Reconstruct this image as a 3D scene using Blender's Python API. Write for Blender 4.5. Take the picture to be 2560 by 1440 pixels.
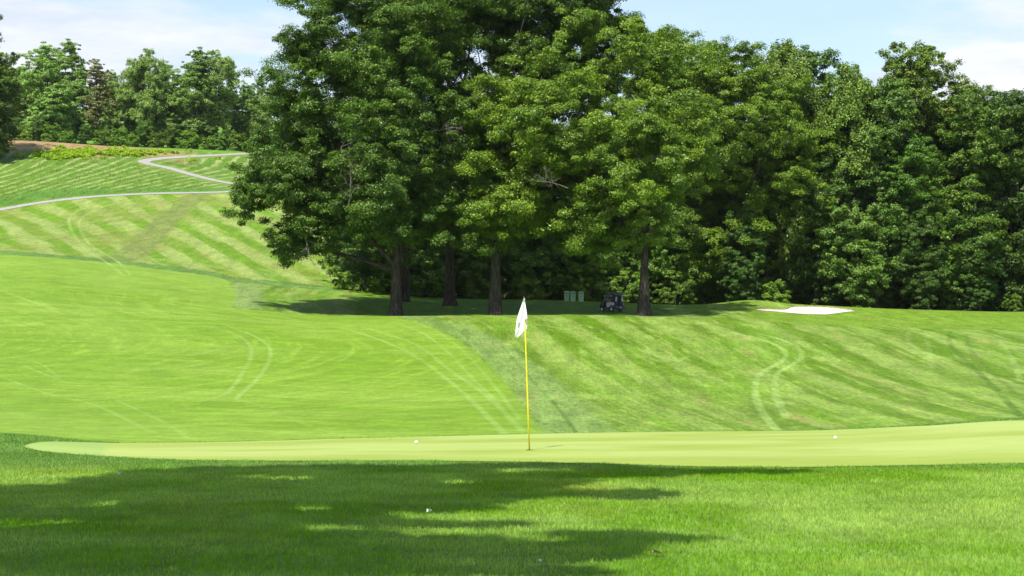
import bpy, bmesh, math, random
import numpy as np
from mathutils import Vector, Matrix

for o in list(bpy.data.objects): bpy.data.objects.remove(o, do_unlink=True)
scene = bpy.context.scene
COL = scene.collection
R = math.radians

# ------------------------------------------------------------------ camera
F = 5000.0; HZ = 836.0                      # focal length and horizon row, measured on the 2560 px photograph
cam_d = bpy.data.cameras.new('camera'); cam = bpy.data.objects.new('camera', cam_d); COL.objects.link(cam)
cam_d.sensor_width = 36.0; cam_d.lens = 36.0 * F / 2560.0
cam_d.clip_start = 0.1; cam_d.clip_end = 5000
cam.location = (0, 0, 0); cam.rotation_euler = (R(90) + math.atan((HZ - 720) / F), 0, 0)
cam_d.dof.use_dof = True; cam_d.dof.focus_distance = 70; cam_d.dof.aperture_fstop = 7.1
scene.camera = cam
scene.render.resolution_x = 1024; scene.render.resolution_y = 576

# ------------------------------------------------------------------ light
SUN_EL = 56.0
SUN_DIR = Vector((-0.40, -0.92, 0)).normalized() * math.cos(R(SUN_EL)); SUN_DIR.z = math.sin(R(SUN_EL))
sd = bpy.data.lights.new('sun', 'SUN'); sd.energy = 5.0; sd.angle = R(0.53); sd.color = (1.0, 0.95, 0.86)
sun = bpy.data.objects.new('sun', sd); COL.objects.link(sun); sun.location = (-30, -60, 90)
sun.rotation_euler = SUN_DIR.to_track_quat('Z', 'Y').to_euler()
world = bpy.data.worlds.new('World'); scene.world = world; world.use_nodes = True
wt = world.node_tree; wt.nodes.clear()
def wn(t, **k):
    n = wt.nodes.new(t)
    for a, b in k.items(): setattr(n, a, b)
    return n
sky = wn('ShaderNodeTexSky', sky_type='NISHITA'); sky.sun_disc = False
sky.sun_elevation = R(SUN_EL); sky.sun_rotation = math.atan2(SUN_DIR.x, SUN_DIR.y)
sky.air_density = 1.0; sky.dust_density = 1.5; sky.ozone_density = 1.0; sky.altitude = 300
tc = wn('ShaderNodeTexCoord')
mp = wn('ShaderNodeMapping'); mp.inputs['Scale'].default_value = (3.0, 3.0, 13.0); mp.inputs['Location'].default_value = (1.3, 0.4, 0.25)
nz = wn('ShaderNodeTexNoise'); nz.inputs['Scale'].default_value = 1.6; nz.inputs['Detail'].default_value = 9; nz.inputs['Roughness'].default_value = 0.55; nz.inputs['Distortion'].default_value = 0.3
rp = wn('ShaderNodeValToRGB'); rp.color_ramp.elements[0].position = 0.42; rp.color_ramp.elements[1].position = 0.56
nz2 = wn('ShaderNodeTexNoise'); nz2.inputs['Scale'].default_value = 5.0; nz2.inputs['Detail'].default_value = 10; nz2.inputs['Roughness'].default_value = 0.62
rp2 = wn('ShaderNodeValToRGB'); rp2.color_ramp.elements[0].position = 0.35; rp2.color_ramp.elements[0].color = (0.50, 0.55, 0.63, 1)
rp2.color_ramp.elements[1].position = 0.65; rp2.color_ramp.elements[1].color = (0.66, 0.67, 0.69, 1)
skm = wn('ShaderNodeVectorMath', operation='MULTIPLY'); skm.inputs[1].default_value = (0.125, 0.125, 0.125)
mulc = wn('ShaderNodeMath', operation='MULTIPLY'); mulc.inputs[1].default_value = 0.82
add = wn('ShaderNodeMath', operation='ADD'); add.inputs[1].default_value = 0.14; add.use_clamp = True
mx = wn('ShaderNodeMixRGB'); bg = wn('ShaderNodeBackground'); bg.inputs['Strength'].default_value = 1.0
out = wn('ShaderNodeOutputWorld')
L = wt.links.new
L(tc.outputs['Generated'], mp.inputs[0]); L(mp.outputs[0], nz.inputs['Vector']); L(nz.outputs['Fac'], rp.inputs[0])
L(mp.outputs[0], nz2.inputs['Vector']); L(nz2.outputs['Fac'], rp2.inputs[0])
sep = wn('ShaderNodeSeparateXYZ'); L(tc.outputs['Generated'], sep.inputs[0])
el = wn('ShaderNodeMapRange'); el.inputs[1].default_value = .20; el.inputs[2].default_value = .50; el.inputs[3].default_value = 1.0; el.inputs[4].default_value = .12; L(sep.outputs['Z'], el.inputs[0])
L(rp.outputs[0], mulc.inputs[0]); L(mulc.outputs[0], add.inputs[0]); mz = wn('ShaderNodeMath', operation='MULTIPLY'); L(add.outputs[0], mz.inputs[0]); L(el.outputs[0], mz.inputs[1])
L(sky.outputs[0], skm.inputs[0]); L(skm.outputs[0], mx.inputs[1]); L(rp2.outputs[0], mx.inputs[2]); L(mz.outputs[0], mx.inputs[0])
L(mx.outputs[0], bg.inputs['Color']); L(bg.outputs[0], out.inputs[0])
vs = scene.view_settings; vs.view_transform = 'Standard'; vs.look = 'None'; vs.gamma = 1.0; vs.exposure = 0.66

# ------------------------------------------------------------------ helpers
def tag(o, label=None, cat=None, group=None, kind=None):
    if label: o['label'] = label
    if cat: o['category'] = cat
    if group: o['group'] = group
    if kind: o['kind'] = kind
    return o
def empty(name, loc, rz=0.0, label=None, cat=None, group=None):
    o = bpy.data.objects.new(name, None); o.empty_display_size = 0.3; COL.objects.link(o)
    o.location = loc; o.rotation_euler = (0, 0, rz)
    return tag(o, label, cat, group)
def np_mesh(name, V, Fs, mat, parent=None, col=None, smooth=False, colname='tint'):
    """V (n,3), Fs (m,k) constant polygon size"""
    V = np.ascontiguousarray(V, dtype=np.float32); Fs = np.ascontiguousarray(Fs, dtype=np.int32)
    me = bpy.data.meshes.new(name); m, k = Fs.shape
    me.vertices.add(len(V)); me.vertices.foreach_set('co', V.ravel())
    me.loops.add(m * k); me.loops.foreach_set('vertex_index', Fs.ravel())
    me.polygons.add(m); me.polygons.foreach_set('loop_start', np.arange(0, m * k, k, dtype=np.int32))
    try: me.polygons.foreach_set('loop_total', np.full(m, k, dtype=np.int32))
    except Exception: pass
    if smooth: me.polygons.foreach_set('use_smooth', np.ones(m, dtype=bool))
    me.update(calc_edges=True)
    if col is not None:
        a = me.color_attributes.new(colname, 'FLOAT_COLOR', 'POINT')
        c4 = np.ones((len(V), 4), dtype=np.float32); c4[:, :3] = col
        a.data.foreach_set('color', c4.ravel())
    me.materials.append(mat)
    o = bpy.data.objects.new(name, me); COL.objects.link(o)
    if parent is not None: o.parent = parent
    return o
def bm_obj(name, bm, mat, parent=None, smooth=False, bevel=0.0):
    if bevel > 0:
        bmesh.ops.bevel(bm, geom=list(bm.edges), offset=bevel, segments=2, affect='EDGES', profile=0.5, clamp_overlap=True)
    me = bpy.data.meshes.new(name); bm.to_mesh(me); bm.free()
    if smooth:
        for p in me.polygons: p.use_smooth = True
    me.materials.append(mat)
    o = bpy.data.objects.new(name, me); COL.objects.link(o)
    if parent is not None: o.parent = parent
    return o
def add_box(bm, x0, x1, y0, y1, z0, z1):
    r = bmesh.ops.create_cube(bm, size=1.0)
    for v in r['verts']:
        v.co = Vector(((x0 + x1) / 2 + v.co.x * (x1 - x0), (y0 + y1) / 2 + v.co.y * (y1 - y0), (z0 + z1) / 2 + v.co.z * (z1 - z0)))
    return r['verts']
def add_prism_x(bm, pts, x0, x1):
    """profile pts (y,z) extruded along x"""
    a = [bm.verts.new((x0, p[0], p[1])) for p in pts]; b = [bm.verts.new((x1, p[0], p[1])) for p in pts]
    n = len(pts)
    bm.faces.new(a); bm.faces.new(list(reversed(b)))
    for i in range(n): bm.faces.new((a[i], b[i], b[(i + 1) % n], a[(i + 1) % n]))
    bmesh.ops.recalc_face_normals(bm, faces=bm.faces)
def add_tube(bm, pts, rad, seg=8, caps=True):
    pts = [Vector(p) for p in pts]
    if not hasattr(rad, '__len__'): rad = [rad] * len(pts)
    rings = []; u = None
    for i, p in enumerate(pts):
        t = (pts[min(i + 1, len(pts) - 1)] - pts[max(i - 1, 0)]).normalized()
        if u is None:
            u = t.cross(Vector((0, 0, 1)))
            if u.length < .2: u = t.cross(Vector((0, 1, 0)))
        else: u = u - t * u.dot(t)
        u.normalize(); v = t.cross(u)
        rings.append([bm.verts.new(p + (u * math.cos(2 * math.pi * k / seg) + v * math.sin(2 * math.pi * k / seg)) * rad[i]) for k in range(seg)])
    for a, b in zip(rings[:-1], rings[1:]):
        for k in range(seg): bm.faces.new((a[k], a[(k + 1) % seg], b[(k + 1) % seg], b[k]))
    if caps:
        bm.faces.new(list(reversed(rings[0]))); bm.faces.new(rings[-1])
def copy_tree(o, parent=None):
    c = o.copy(); COL.objects.link(c); c.parent = parent
    for ch in list(o.children): copy_tree(ch, c)
    return c

# value noise in numpy
def _h(ix, iy, seed):
    n = (ix.astype(np.int64) * 374761393 + iy.astype(np.int64) * 668265263 + seed * 1442695041) & 0xffffffff
    n = ((n ^ (n >> 13)) * 1274126177) & 0xffffffff
    n = n ^ (n >> 16)
    return (n & 0xffff) / 65535.0
def vnoise(x, y, seed=0):
    ix = np.floor(x); iy = np.floor(y); fx = x - ix; fy = y - iy
    fx = fx * fx * (3 - 2 * fx); fy = fy * fy * (3 - 2 * fy)
    ix = ix.astype(np.int64); iy = iy.astype(np.int64)
    a = _h(ix, iy, seed); b = _h(ix + 1, iy, seed); c = _h(ix, iy + 1, seed); d = _h(ix + 1, iy + 1, seed)
    return (a * (1 - fx) + b * fx) * (1 - fy) + (c * (1 - fx) + d * fx) * fy
def fbm(x, y, sc=1.0, seed=0, octv=4):
    s = 0; a = 0.5; t = 0
    for i in range(octv):
        s = s + a * vnoise(x / sc * 2 ** i + 17.3 * i, y / sc * 2 ** i - 9.1 * i, seed + i); t += a; a *= 0.5
    return s / t
def sstep(a, b, x):
    t = np.clip((x - a) / (b - a), 0, 1); return t * t * (3 - 2 * t)

# ------------------------------------------------------------------ terrain heights (camera eye is z = 0)
def pchip(xk, yk, x):
    xk = np.asarray(xk, float); yk = np.asarray(yk, float); x = np.asarray(x, float)
    h = np.diff(xk); d = np.diff(yk) / h; m = np.zeros(len(xk))
    for i in range(1, len(xk) - 1):
        if d[i - 1] * d[i] > 0:
            w1 = 2 * h[i] + h[i - 1]; w2 = h[i] + 2 * h[i - 1]
            m[i] = (w1 + w2) / (w1 / d[i - 1] + w2 / d[i])
    m[0] = d[0]; m[-1] = d[-1]
    i = np.clip(np.searchsorted(xk, x) - 1, 0, len(xk) - 2)
    t = (x - xk[i]) / h[i]; t = np.clip(t, 0, 1)
    return ((2 * t**3 - 3 * t**2 + 1) * yk[i] + (t**3 - 2 * t**2 + t) * h[i] * m[i] + (-2 * t**3 + 3 * t**2) * yk[i + 1] + (t**3 - t**2) * h[i] * m[i + 1])
# each column: bearing (photo column) and ground line: distance -> row where the ground at that distance is seen
PROF = {
 0:    [(33,1088),(35,1089.5),(80,1095),(100,1020),(130,900),(160,790),(200,680),(222,632),(250,590),(280,556),(318,524),(340,470),(370,405),(388,360),(402,351),(430,352),(520,340),(800,330)],
 300:  [(33,1109),(35,1113),(80,1108),(100,1030),(130,905),(160,800),(200,703),(228,652),(255,600),(285,548),(322,489),(345,448),(365,415),(382,388),(396,370),(410,366),(460,366),(520,345),(800,330)],
 600:  [(33,1106),(35,1110),(80,1108),(100,1032),(130,912),(160,812),(185,765),(200,735),(222,690),(250,630),(285,555),(328,478),(342,463),(365,440),(392,402),(408,384),(430,377),(470,375),(520,350),(800,330)],
 850:  [(33,1099),(35,1103),(80,1104),(100,1032),(130,918),(160,828),(178,790),(185,786),(200,752),(216,724),(240,672),(285,590),(320,530),(360,480),(400,440),(440,425),(520,400),(800,350)],
 1100: [(33,1093),(35,1097),(80,1096),(100,1025),(130,916),(160,825),(178,789),(185,788.5),(200,764),(216,747),(240,735),(300,700),(400,640),(520,600),(800,560)],
 1400: [(33,1086),(35,1090),(80,1090),(100,1018),(130,911),(160,823),(178,790),(185,788),(200,764),(215,753),(225,750),(300,730),(400,690),(520,650),(800,600)],
 1700: [(33,1082),(35,1086),(80,1086),(100,1012),(130,906),(160,825),(178,795),(186,788),(200,771),(215,762),(225,761),(300,752),(400,735),(520,700),(800,650)],
 2000: [(33,1080),(35,1083),(80,1084),(100,1010),(130,906),(160,826),(180,799),(190,787),(203,767),(208,762),(216,762.5),(230,765),(300,765),(400,740),(520,700),(800,650)],
 2300: [(33,1068),(35,1067),(80,1074),(100,1004),(130,904),(160,836),(180,812),(200,788),(215,775),(230,771),(300,768),(400,745),(520,700),(800,650)],
 2560: [(33,1052),(35,1047),(80,1064),(100,998),(130,902),(160,842),(180,818),(200,793),(220,778),(235,775),(300,770),(400,745),(520,700),(800,650)],
}
YG = np.concatenate([np.arange(-60, 34, 0.5), np.arange(34, 80, 0.5), np.arange(80, 460, 1.0), np.arange(460, 1600, 10.0)])
PXC = sorted(PROF)
_tab = []
for c in PXC:
    ys = [-60, 0, 14, 22]; zs = [-1.62, -1.60, -1.60, -1.60]
    p = PROF[c]
    for (Y, py) in p[:2]: ys.append(Y); zs.append((HZ - py) / F * Y)
    zc = zs[-1]
    ys += [42, 60]; zs += [zc - 0.9, min(zc - 1.9, (HZ - p[2][1]) / F * 80 - 0.25)]
    for (Y, py) in p[2:]: ys.append(Y); zs.append((HZ - py) / F * Y)
    ys.append(1600); zs.append(zs[-1] + 5)
    _tab.append(pchip(ys, zs, YG))
_tab = np.array(_tab)
UG = np.linspace(-0.4, 0.4, 161)
_ut = [(c - 1280) / F for c in PXC]
_T = np.array([pchip([-0.5] + _ut + [0.5], np.concatenate([[_tab[0, j]], _tab[:, j], [_tab[-1, j]]]), UG) for j in range(len(YG))])  # (nY,nU)
def height(X, Y):
    X = np.asarray(X, float); Y = np.asarray(Y, float); X, Y = np.broadcast_arrays(X, Y)
    u = X / np.maximum(Y, 20.0)
    u = np.clip(u, UG[0], UG[-1] - 1e-6); fu = (u - UG[0]) / (UG[1] - UG[0]); iu = np.clip(fu.astype(int), 0, len(UG) - 2); fu = fu - iu
    Yc = np.clip(Y, YG[0], YG[-1] - 1e-3); iy = np.clip(np.searchsorted(YG, Yc, side='right') - 1, 0, len(YG) - 2)
    fy = (Yc - YG[iy]) / (YG[iy + 1] - YG[iy])
    z = (_T[iy, iu] * (1 - fu) + _T[iy, iu + 1] * fu) * (1 - fy) + (_T[iy + 1, iu] * (1 - fu) + _T[iy + 1, iu + 1] * fu) * fy
    z = z + sstep(60, 110, Y) * (fbm(X, Y, 16.0, 5, 3) - 0.5) * 0.35
    z = z + 0.5 * np.exp(-((X - 24.8) / 3.8) ** 2 - ((Y - 208) / 3.5) ** 2)      # mound behind the bunker
    z = z + 0.02 * (fbm(X, Y, 1.6, 9, 2) - 0.5) * (1 - sstep(23, 25, Y))
    return z
def hgt(x, y): return float(height(np.array([x]), np.array([y]))[0])
_ym = np.concatenate([np.arange(10, 36, 0.05), np.arange(36, 480, 0.4)])
def trace(px, py):
    """where the line of sight through a photograph pixel meets the ground"""
    u = (px - 1280) / F; s = (HZ - py) / F
    d = height(u * _ym, _ym) - s * _ym
    k = np.argmax(d > 0)
    if d[k] <= 0: k = len(_ym) - 1
    if k == 0: return u * _ym[0], _ym[0]
    a, b = d[k - 1], d[k]; y = _ym[k - 1] + (_ym[k] - _ym[k - 1]) * (-a / (b - a) if b != a else 0)
    return u * y, y

# ------------------------------------------------------------------ ground pigment (albedo), from the mowing and use of the turf, plus a painted shade tone under the oaks
def polyline_dist(X, Y, pts):
    d = np.full(X.shape, 1e9); 
    for (x0, y0), (x1, y1) in zip(pts[:-1], pts[1:]):
        dx, dy = x1 - x0, y1 - y0; l2 = dx * dx + dy * dy + 1e-9
        t = np.clip(((X - x0) * dx + (Y - y0) * dy) / l2, 0, 1)
        d = np.minimum(d, np.hypot(X - x0 - t * dx, Y - y0 - t * dy))
    return d
def smooth_pts(pts, n=6):
    P = [pts[0]] + list(pts) + [pts[-1]]; o = []
    for i in range(1, len(P) - 2):
        for k in range(n):
            t = k / n; a, b, c, d = [np.array(P[i + j], float) for j in (-1, 0, 1, 2)]
            o.append(tuple(0.5 * ((2 * b) + (-a + c) * t + (2 * a - 5 * b + 4 * c - d) * t * t + (-a + 3 * b - 3 * c + d) * t**3)))
    o.append(tuple(P[-2])); return o
def ground_line(pxs, n=5): return [trace(a, b) for a, b in smooth_pts(pxs, n)]
TRACKS = [ # polyline in the photo, half width m, strength (+ pale, - dark)
 ([(1780,822),(1870,840),(1930,858),(1962,880),(1955,903),(1905,930),(1888,960),(1891,1000),(1912,1040),(1945,1078)],0.20,.75),
 ([(1890,832),(1955,850),(1998,872),(2003,892),(1980,912),(1945,932),(1938,962),(1944,1000),(1965,1045)],0.20,.65),
 ([(850,820),(950,850),(1040,892),(1120,950),(1180,1002),(1262,1085)],0.17,.55),([(905,818),(1040,862),(1130,930),(1220,992),(1305,1078)],0.17,.5),
 ([(980,805),(1060,835),(1130,890),(1170,935),(1240,1000)],0.13,.45),([(1030,800),(1110,840),(1180,900),(1240,970),(1300,1050)],0.13,.4),
 ([(520,815),(600,842),(630,880),(605,935),(565,985),(500,1003)],0.16,.45),([(560,812),(650,848),(677,885),(650,940),(590,998)],0.16,.5),
 ([(300,498),(230,512),(178,538),(172,560),(186,590),(215,625),(260,652),(308,688)],0.2,.7),([(330,498),(250,520),(203,545),(200,575),(225,612),(262,635),(295,655),(326,688)],0.2,.7),
 ([(0,724),(60,748),(120,770)],0.15,.4),([(20,735),(150,775),(240,790)],0.15,.4),
 ([(60,915),(110,935),(170,957)],0.14,.35),([(20,905),(90,905),(150,945)],0.12,.3),([(0,940),(120,985),(230,1010),(330,1055),(400,1090)],0.14,.4),([(290,1000),(420,1060),(470,1095)],0.14,.35),
 ([(300,940),(420,900),(520,880),(700,840)],0.14,.3),([(440,1000),(600,1000),(760,1060),(860,1090)],0.12,.25),
 ([(2270,830),(2275,860),(2330,890)],0.2,.35),([(2310,830),(2320,860),(2330,930)],0.2,.3),([(2500,850),(2530,900),(2550,950)],0.2,.4),
 ([(2375,828),(2378,865),(2440,925),(2500,985),(2550,1040)],0.2,-.7),([(2415,835),(2430,880),(2490,940),(2560,1000)],0.2,-.5),
 ([(1660,765),(1760,790),(1900,800)],0.2,.4),([(1800,762),(1700,785),(1640,800)],0.2,.4),([(1750,762),(1820,780),(1860,795)],0.2,.35),
 ([(2100,790),(2250,780),(2400,785)],0.2,.3),([(2300,775),(2380,800),(2550,812)],0.2,.3),([(2180,790),(2250,800),(2330,790)],0.2,.3),
 ([(1380,1000),(1410,1040),(1440,1080)],0.10,-.8),([(1255,865),(1330,950),(1385,1010)],0.12,-.4),
 ([(1560,860),(1680,900),(1720,890)],0.25,.35),([(1350,812),(1450,830),(1500,850)],0.25,.45),
 ([(600,690),(700,712),(850,722)],0.25,.5),([(640,670),(760,700),(860,712)],0.3,.4),
]
TRACKS = [(ground_line(a), w, s) for a, w, s in TRACKS]
def vary(*a): return np.array(a, float)
C_FAIR = vary(.118,.218,.012); C_FAIR_L = vary(.162,.262,.030); C_RGH_L = vary(.162,.246,.040); C_RGH_D = vary(.078,.155,.004)
C_LAWN = vary(.10,.21,.022); C_BLUE = vary(.145,.225,.060); C_DARK = vary(.050,.125,.020); C_DRY = vary(.36,.26,.11)
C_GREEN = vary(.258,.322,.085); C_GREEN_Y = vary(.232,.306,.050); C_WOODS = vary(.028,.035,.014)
# lines on the ground
FB_TOP = ground_line([(-300,618),(0,636),(250,655),(420,676),(520,690),(590,706)])           # upper edge of the fairway
FB_RIGHT = ground_line([(590,712),(585,760),(640,780),(800,792)], 4)
BAND = ground_line([(1040,795),(1120,815),(1200,850),(1290,920),(1350,975),(1420,1050),(1450,1085)])   # centre of intermediate cut
HERR = ground_line([(495,486),(440,530),(385,580),(330,632),(240,662)])
MEADOW_EDGE = ground_line([(-300,575),(0,540),(100,512),(200,500),(330,492),(600,483)])
PATH1 = ground_line([(-260,565),(-100,540),(0,524),(80,510),(160,499),(260,490),(380,484),(480,482),(560,480),(600,476),(612,472),(604,466),(590,461),(540,452),(480,437),(425,421),(388,413.5),(364,407.5),(358,403.5),(372,399.5),(405,395.5),(460,391.5),(530,388),(600,384.5),(680,381)], 8)
def fair_top_Y(X, Y):
    u = X / np.maximum(Y, 1); xs = np.array([p[0] / p[1] for p in FB_TOP]); ys = np.array([p[1] for p in FB_TOP])
    k = np.argsort(xs); return np.interp(u, xs[k], ys[k])
def band_X(Y):
    ys = np.array([p[1] for p in BAND]); xs = np.array([p[0] for p in BAND]); k = np.argsort(ys); return np.interp(Y, ys[k], xs[k])
def mix(a, b, t): t = np.clip(t, 0, 1)[..., None]; return a * (1 - t) + b * t
def zone_fairway(X, Y):
    """0..1 left fairway"""
    f = sstep(0, .8, fair_top_Y(X, Y) - Y) * sstep(-.3, .3, band_X(Y) - 1.6 - X)
    pnts = (X / np.maximum(Y, 1) * F + 1280)
    # behind the crest the fairway stops at the pale patch left of the oaks
    cut = sstep(0, 1.0, Y - 181.0 + 0.004 * (pnts - 700)) * sstep(588, 598, pnts + np.abs(Y - 196) * 1.3)
    return f * (1 - cut)
def ground_color(X, Y):
    n1 = fbm(X, Y, 9, 1, 4); n2 = fbm(X, Y, 2.0, 2, 4); n3 = fbm(X * 0.45, Y, 0.55, 3, 3)
    px = X / np.maximum(Y, 1) * F + 1280
    # --- right hillside: mown rough with stripes up and down the slope
    t = np.clip((160 - Y) / 80, -0.5, 1.3)
    q = (X - t * 8.175) / (1 - 0.375 * t) + 1.2 * (fbm(X, Y, 30, 11, 2) - .5)
    s = np.sin(q * 2 * math.pi / 4.1 + 0.6); s2 = np.sin(q * 2 * math.pi / 12.3 + 1.0)
    nq = fbm(q * 1.0, Y * .06, .38, 93, 4); nq2 = fbm(q, Y * .13, 1.7, 94, 4)
    st = sstep(-.75, .75, s + 0.55 * s2 + (nq - .5) * 1.6 + (nq2 - .5) * 1.2 + (n1 - .5) * .5)
    amp = 0.35 + 0.60 * sstep(0.3, 0.65, fbm(q, Y * .25, 7, 91, 3))
    c = mix(mix(C_RGH_D, C_RGH_L, 0.5 + 0 * X), mix(C_RGH_D, C_RGH_L, st), amp)
    c = mix(c, vary(.115,.225,.014), sstep(.52, .68, fbm(q, Y * .12, 3.3, 95, 3)) * .55); c = mix(c, vary(.200,.275,.058), sstep(.54, .70, nq) * .55)
    # --- left hillside above the fairway: herringbone stripes
    ql = X + 0.36 * Y + 3.0 * (fbm(X, Y, 60, 12, 2) - .5)
    herr_d = polyline_dist(X, Y, HERR)
    nl = fbm(ql, Y * .06, .45, 96, 4); sl = sstep(-.55, .55, np.sin(ql * 2 * math.pi / 5.6) + (nl - .5) * 2.4)
    cl = mix(vary(.100,.198,.007), vary(.200,.268,.062), sl); cl = mix(cl, vary(.17,.205,.03), sstep(.5, .7, fbm(ql, Y * .2, 2.5, 97, 3)) * .45)
    cl = mix(cl, vary(.155,.20,.035), sstep(.50, .66, fbm(X, Y, 12, 21, 3)) * .55)
    cl = mix(cl, mix(vary(.105,.17,.025), vary(.165,.185,.05), nl), .9 - .9 * sstep(2.0, 2.8, herr_d + n2 * .8))
    # the cart-worn pale line and dark strip by the fairway edge
    ftd = Y - fair_top_Y(X, Y)
    cl = mix(cl, vary(.19,.30,.06), sstep(0.5, 0, np.abs(ftd - 11 - 3 * n1) / 5) * .5 * sstep(-60, -30, X))
    cl = mix(cl, vary(.075,.16,.028), (1 - sstep(2.2, 3.6, np.abs(ftd - 2.6))) * .9)
    left = sstep(0, 1, ftd) * sstep(-7, -11, X - 0.0 * Y) * sstep(200, 207, Y + 0 * X + 14 * sstep(-60, -35, X) * 0)
    left = np.maximum(left * sstep(880, 850, px), left * sstep(216, 222, Y))
    c = mix(c, cl, left)
    # --- wild meadow above the path
    ys = np.array([p[1] for p in PATH1[:80]]); us = np.array([p[0] / p[1] for p in PATH1[:80]]); k = np.argsort(us)
    py_ = np.interp(X / np.maximum(Y, 1), us[k], ys[k]); md = Y - py_
    qm = X - .34 * (Y - 340) + .004 * (Y - 340) ** 2 + 2.5 * (fbm(X, Y, 25, 98, 2) - .5); wv = np.sin(qm * 2 * math.pi / 2.7) + 2.2 * (fbm(qm, Y * .12, .8, 99, 3) - .5)
    cm = mix(vary(.085,.165,.015), vary(.24,.285,.10), sstep(.35, .95, wv + (n2 - .5) * 1.0) * .85)
    cm = mix(cm, vary(.07,.16,.02), 1 - sstep(6, 16, md + 10 * (n1 - .5)))
    pink = sstep(.30, .50, fbm(X, Y, 22, 31, 3) + .10 * sstep(372, 392, Y))
    cm = mix(cm, mix(vary(.26,.17,.075), vary(.33,.20,.12), n2), sstep(366, 390, Y + 26 * (n2 - .5)) * pink * .9 * sstep(500, 430, px))
    cm = mix(cm, vary(.10,.22,.02), sstep(400, 408, Y) * sstep(70, 120, px))
    cm = mix(cm, vary(.13,.21,.03), (1 - sstep(1.2, 3.5, polyline_dist(X, Y, PATH1))) * 0.9)
    c = mix(c, cm, sstep(-1, 1, md) * sstep(900, 800, px))
    shade_tone = sstep(183, 185, Y) * sstep(218, 214, Y) * sstep(840, 960, px) * sstep(1640, 1560, px); c = mix(c, mix(vary(.075,.190,.010), vary(.125,.225,.012), n2), shade_tone * .9)  # deeper green under the oaks: tone of their shade put into the turf colour
    # --- intermediate cut and pale blue-green ring
    bd = np.abs(X - band_X(Y) + 0.5 * (n2 - .5))
    wb = 1.6 + 0 * Y
    inb = (1 - sstep(wb - .5, wb + .5, bd)) * sstep(182, 180, Y)
    c = mix(c, mix(C_BLUE * .75, C_BLUE * 1.2, fbm(X - .05 * Y, Y * .12, .5, 103, 3)), inb * (.45 + .35 * n2))
    ringd = (1 - sstep(640, 668, px)) * sstep(575, 590, px) * sstep(183, 185, Y) * (1 - sstep(210, 214, Y)); c = mix(c, C_BLUE * 1.05, ringd * .8)
    # --- left fairway
    ff = zone_fairway(X, Y)
    sfa = fbm(X * 0.8 + Y * .3, Y, 7, 41, 4); 
    cf = mix(C_FAIR, C_FAIR_L, sstep(.35, .75, sfa) * .8)
    cf = mix(cf, C_FAIR_L * 1.04, sstep(180, 210, Y) * 0.5 + 0.35 * sstep(110, 75, Y) * sstep(-5, -15, X))
    arc = np.sin(np.hypot(X + 30, (Y - 60) * 1.0) * 2 * math.pi / 5.5 + 2 * n1); cf = mix(cf, C_FAIR_L * 1.10, sstep(.4, .9, arc) * .28)
    for (ax, ay, sd_, sc_) in ((-34, 52, 111, .45), (12, 190, 113, .5), (-60, 140, 117, .4)):
        rr_ = np.hypot(X - ax, Y - ay); th = np.arctan2(Y - ay, X - ax) * 30; w_ = sstep(.40, .60, fbm(X, Y, 12, sd_ + 1, 2)); f_ = fbm(rr_, th * .10, sc_, sd_, 3)
        cf = mix(cf, C_FAIR_L * 1.22, sstep(.56, .78, f_) * w_ * .42); cf = mix(cf, vary(.115,.205,.010), sstep(.46, .28, f_) * w_ * .3)
    c = mix(c, cf, ff)
    # --- upper right fairway
    edge = 172 + 0.03 * np.clip(X - 20, 0, 100) + 5 * sstep(28, 18, X)
    fr = sstep(-.5, .5, Y - edge) * sstep(-1, 2, X - 21 - .35 * np.maximum(Y - 180, 0))
    arcs = np.sin(np.hypot(X - 30, (Y - 230)) * 2 * math.pi / 3.1 + 2 * n1)
    cr = mix(C_FAIR * .95, C_FAIR_L * .9, sstep(-.3, .9, arcs) * .6)
    c = mix(c, cr, fr)
    # tracks
    for pts, w, sgn in TRACKS:
        xs = [p[0] for p in pts]; yy = [p[1] for p in pts]
        m = (X > min(xs) - 1) & (X < max(xs) + 1) & (Y > min(yy) - 2) & (Y < max(yy) + 2)
        if not m.any(): continue
        d = polyline_dist(X[m], Y[m], pts); k = (1 - sstep(w * .55, w * 1.35, d)) * abs(sgn) * .95 * (.55 + .45 * sstep(.3, .7, fbm(X[m], Y[m] * .2, 1.5, 101, 3)))
        tgt = vary(.225,.34,.085) if sgn > 0 else vary(.05,.11,.008)
        c[m] = mix(c[m], tgt, k)
    # dry and worn spots
    dry = sstep(.66, .80, fbm(X, Y * .13, 1.0, 51, 4)) * sstep(80, 90, Y) * (1 - ff * .75)
    c = mix(c, C_DRY * .75, dry * .16)
    for (a, b, ra, rb) in DRY:
        d = ((X - a) / (ra * .5)) ** 2 + ((Y - b) / (rb * 1.8)) ** 2; c = mix(c, C_DRY * .9, np.exp(-d * 2.5) * sstep(.38, .60, n3 + .08) * .42)
    # --- near lawn and fringe of the putting green (Y < 40)
    lawn = mix(vary(.085,.20,.014), vary(.15,.26,.045), sstep(.3, .7, n2)); lawn = mix(lawn, vary(.20,.21,.03), sstep(.58, .75, fbm(X, Y, 2.3, 61, 3)) * .5)
    lawn = mix(lawn, mix(C_DARK * 1.1, C_BLUE * .8, n3), sstep(23.2, 24.6, Y + .5 * (n2 - .5)) * .8)
    c = mix(c, lawn, 1 - sstep(37, 40, Y))
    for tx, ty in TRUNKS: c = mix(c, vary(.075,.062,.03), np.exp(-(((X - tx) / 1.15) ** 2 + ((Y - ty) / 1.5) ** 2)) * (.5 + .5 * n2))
    # --- leaf litter on the floor of the wood
    wood = sstep(0, 2.0, Y - 217 - 3.5 * sstep(1300, 2400, px) - 3 * (n2 - .5)) * sstep(915, 945, px - 0 * Y)
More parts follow.
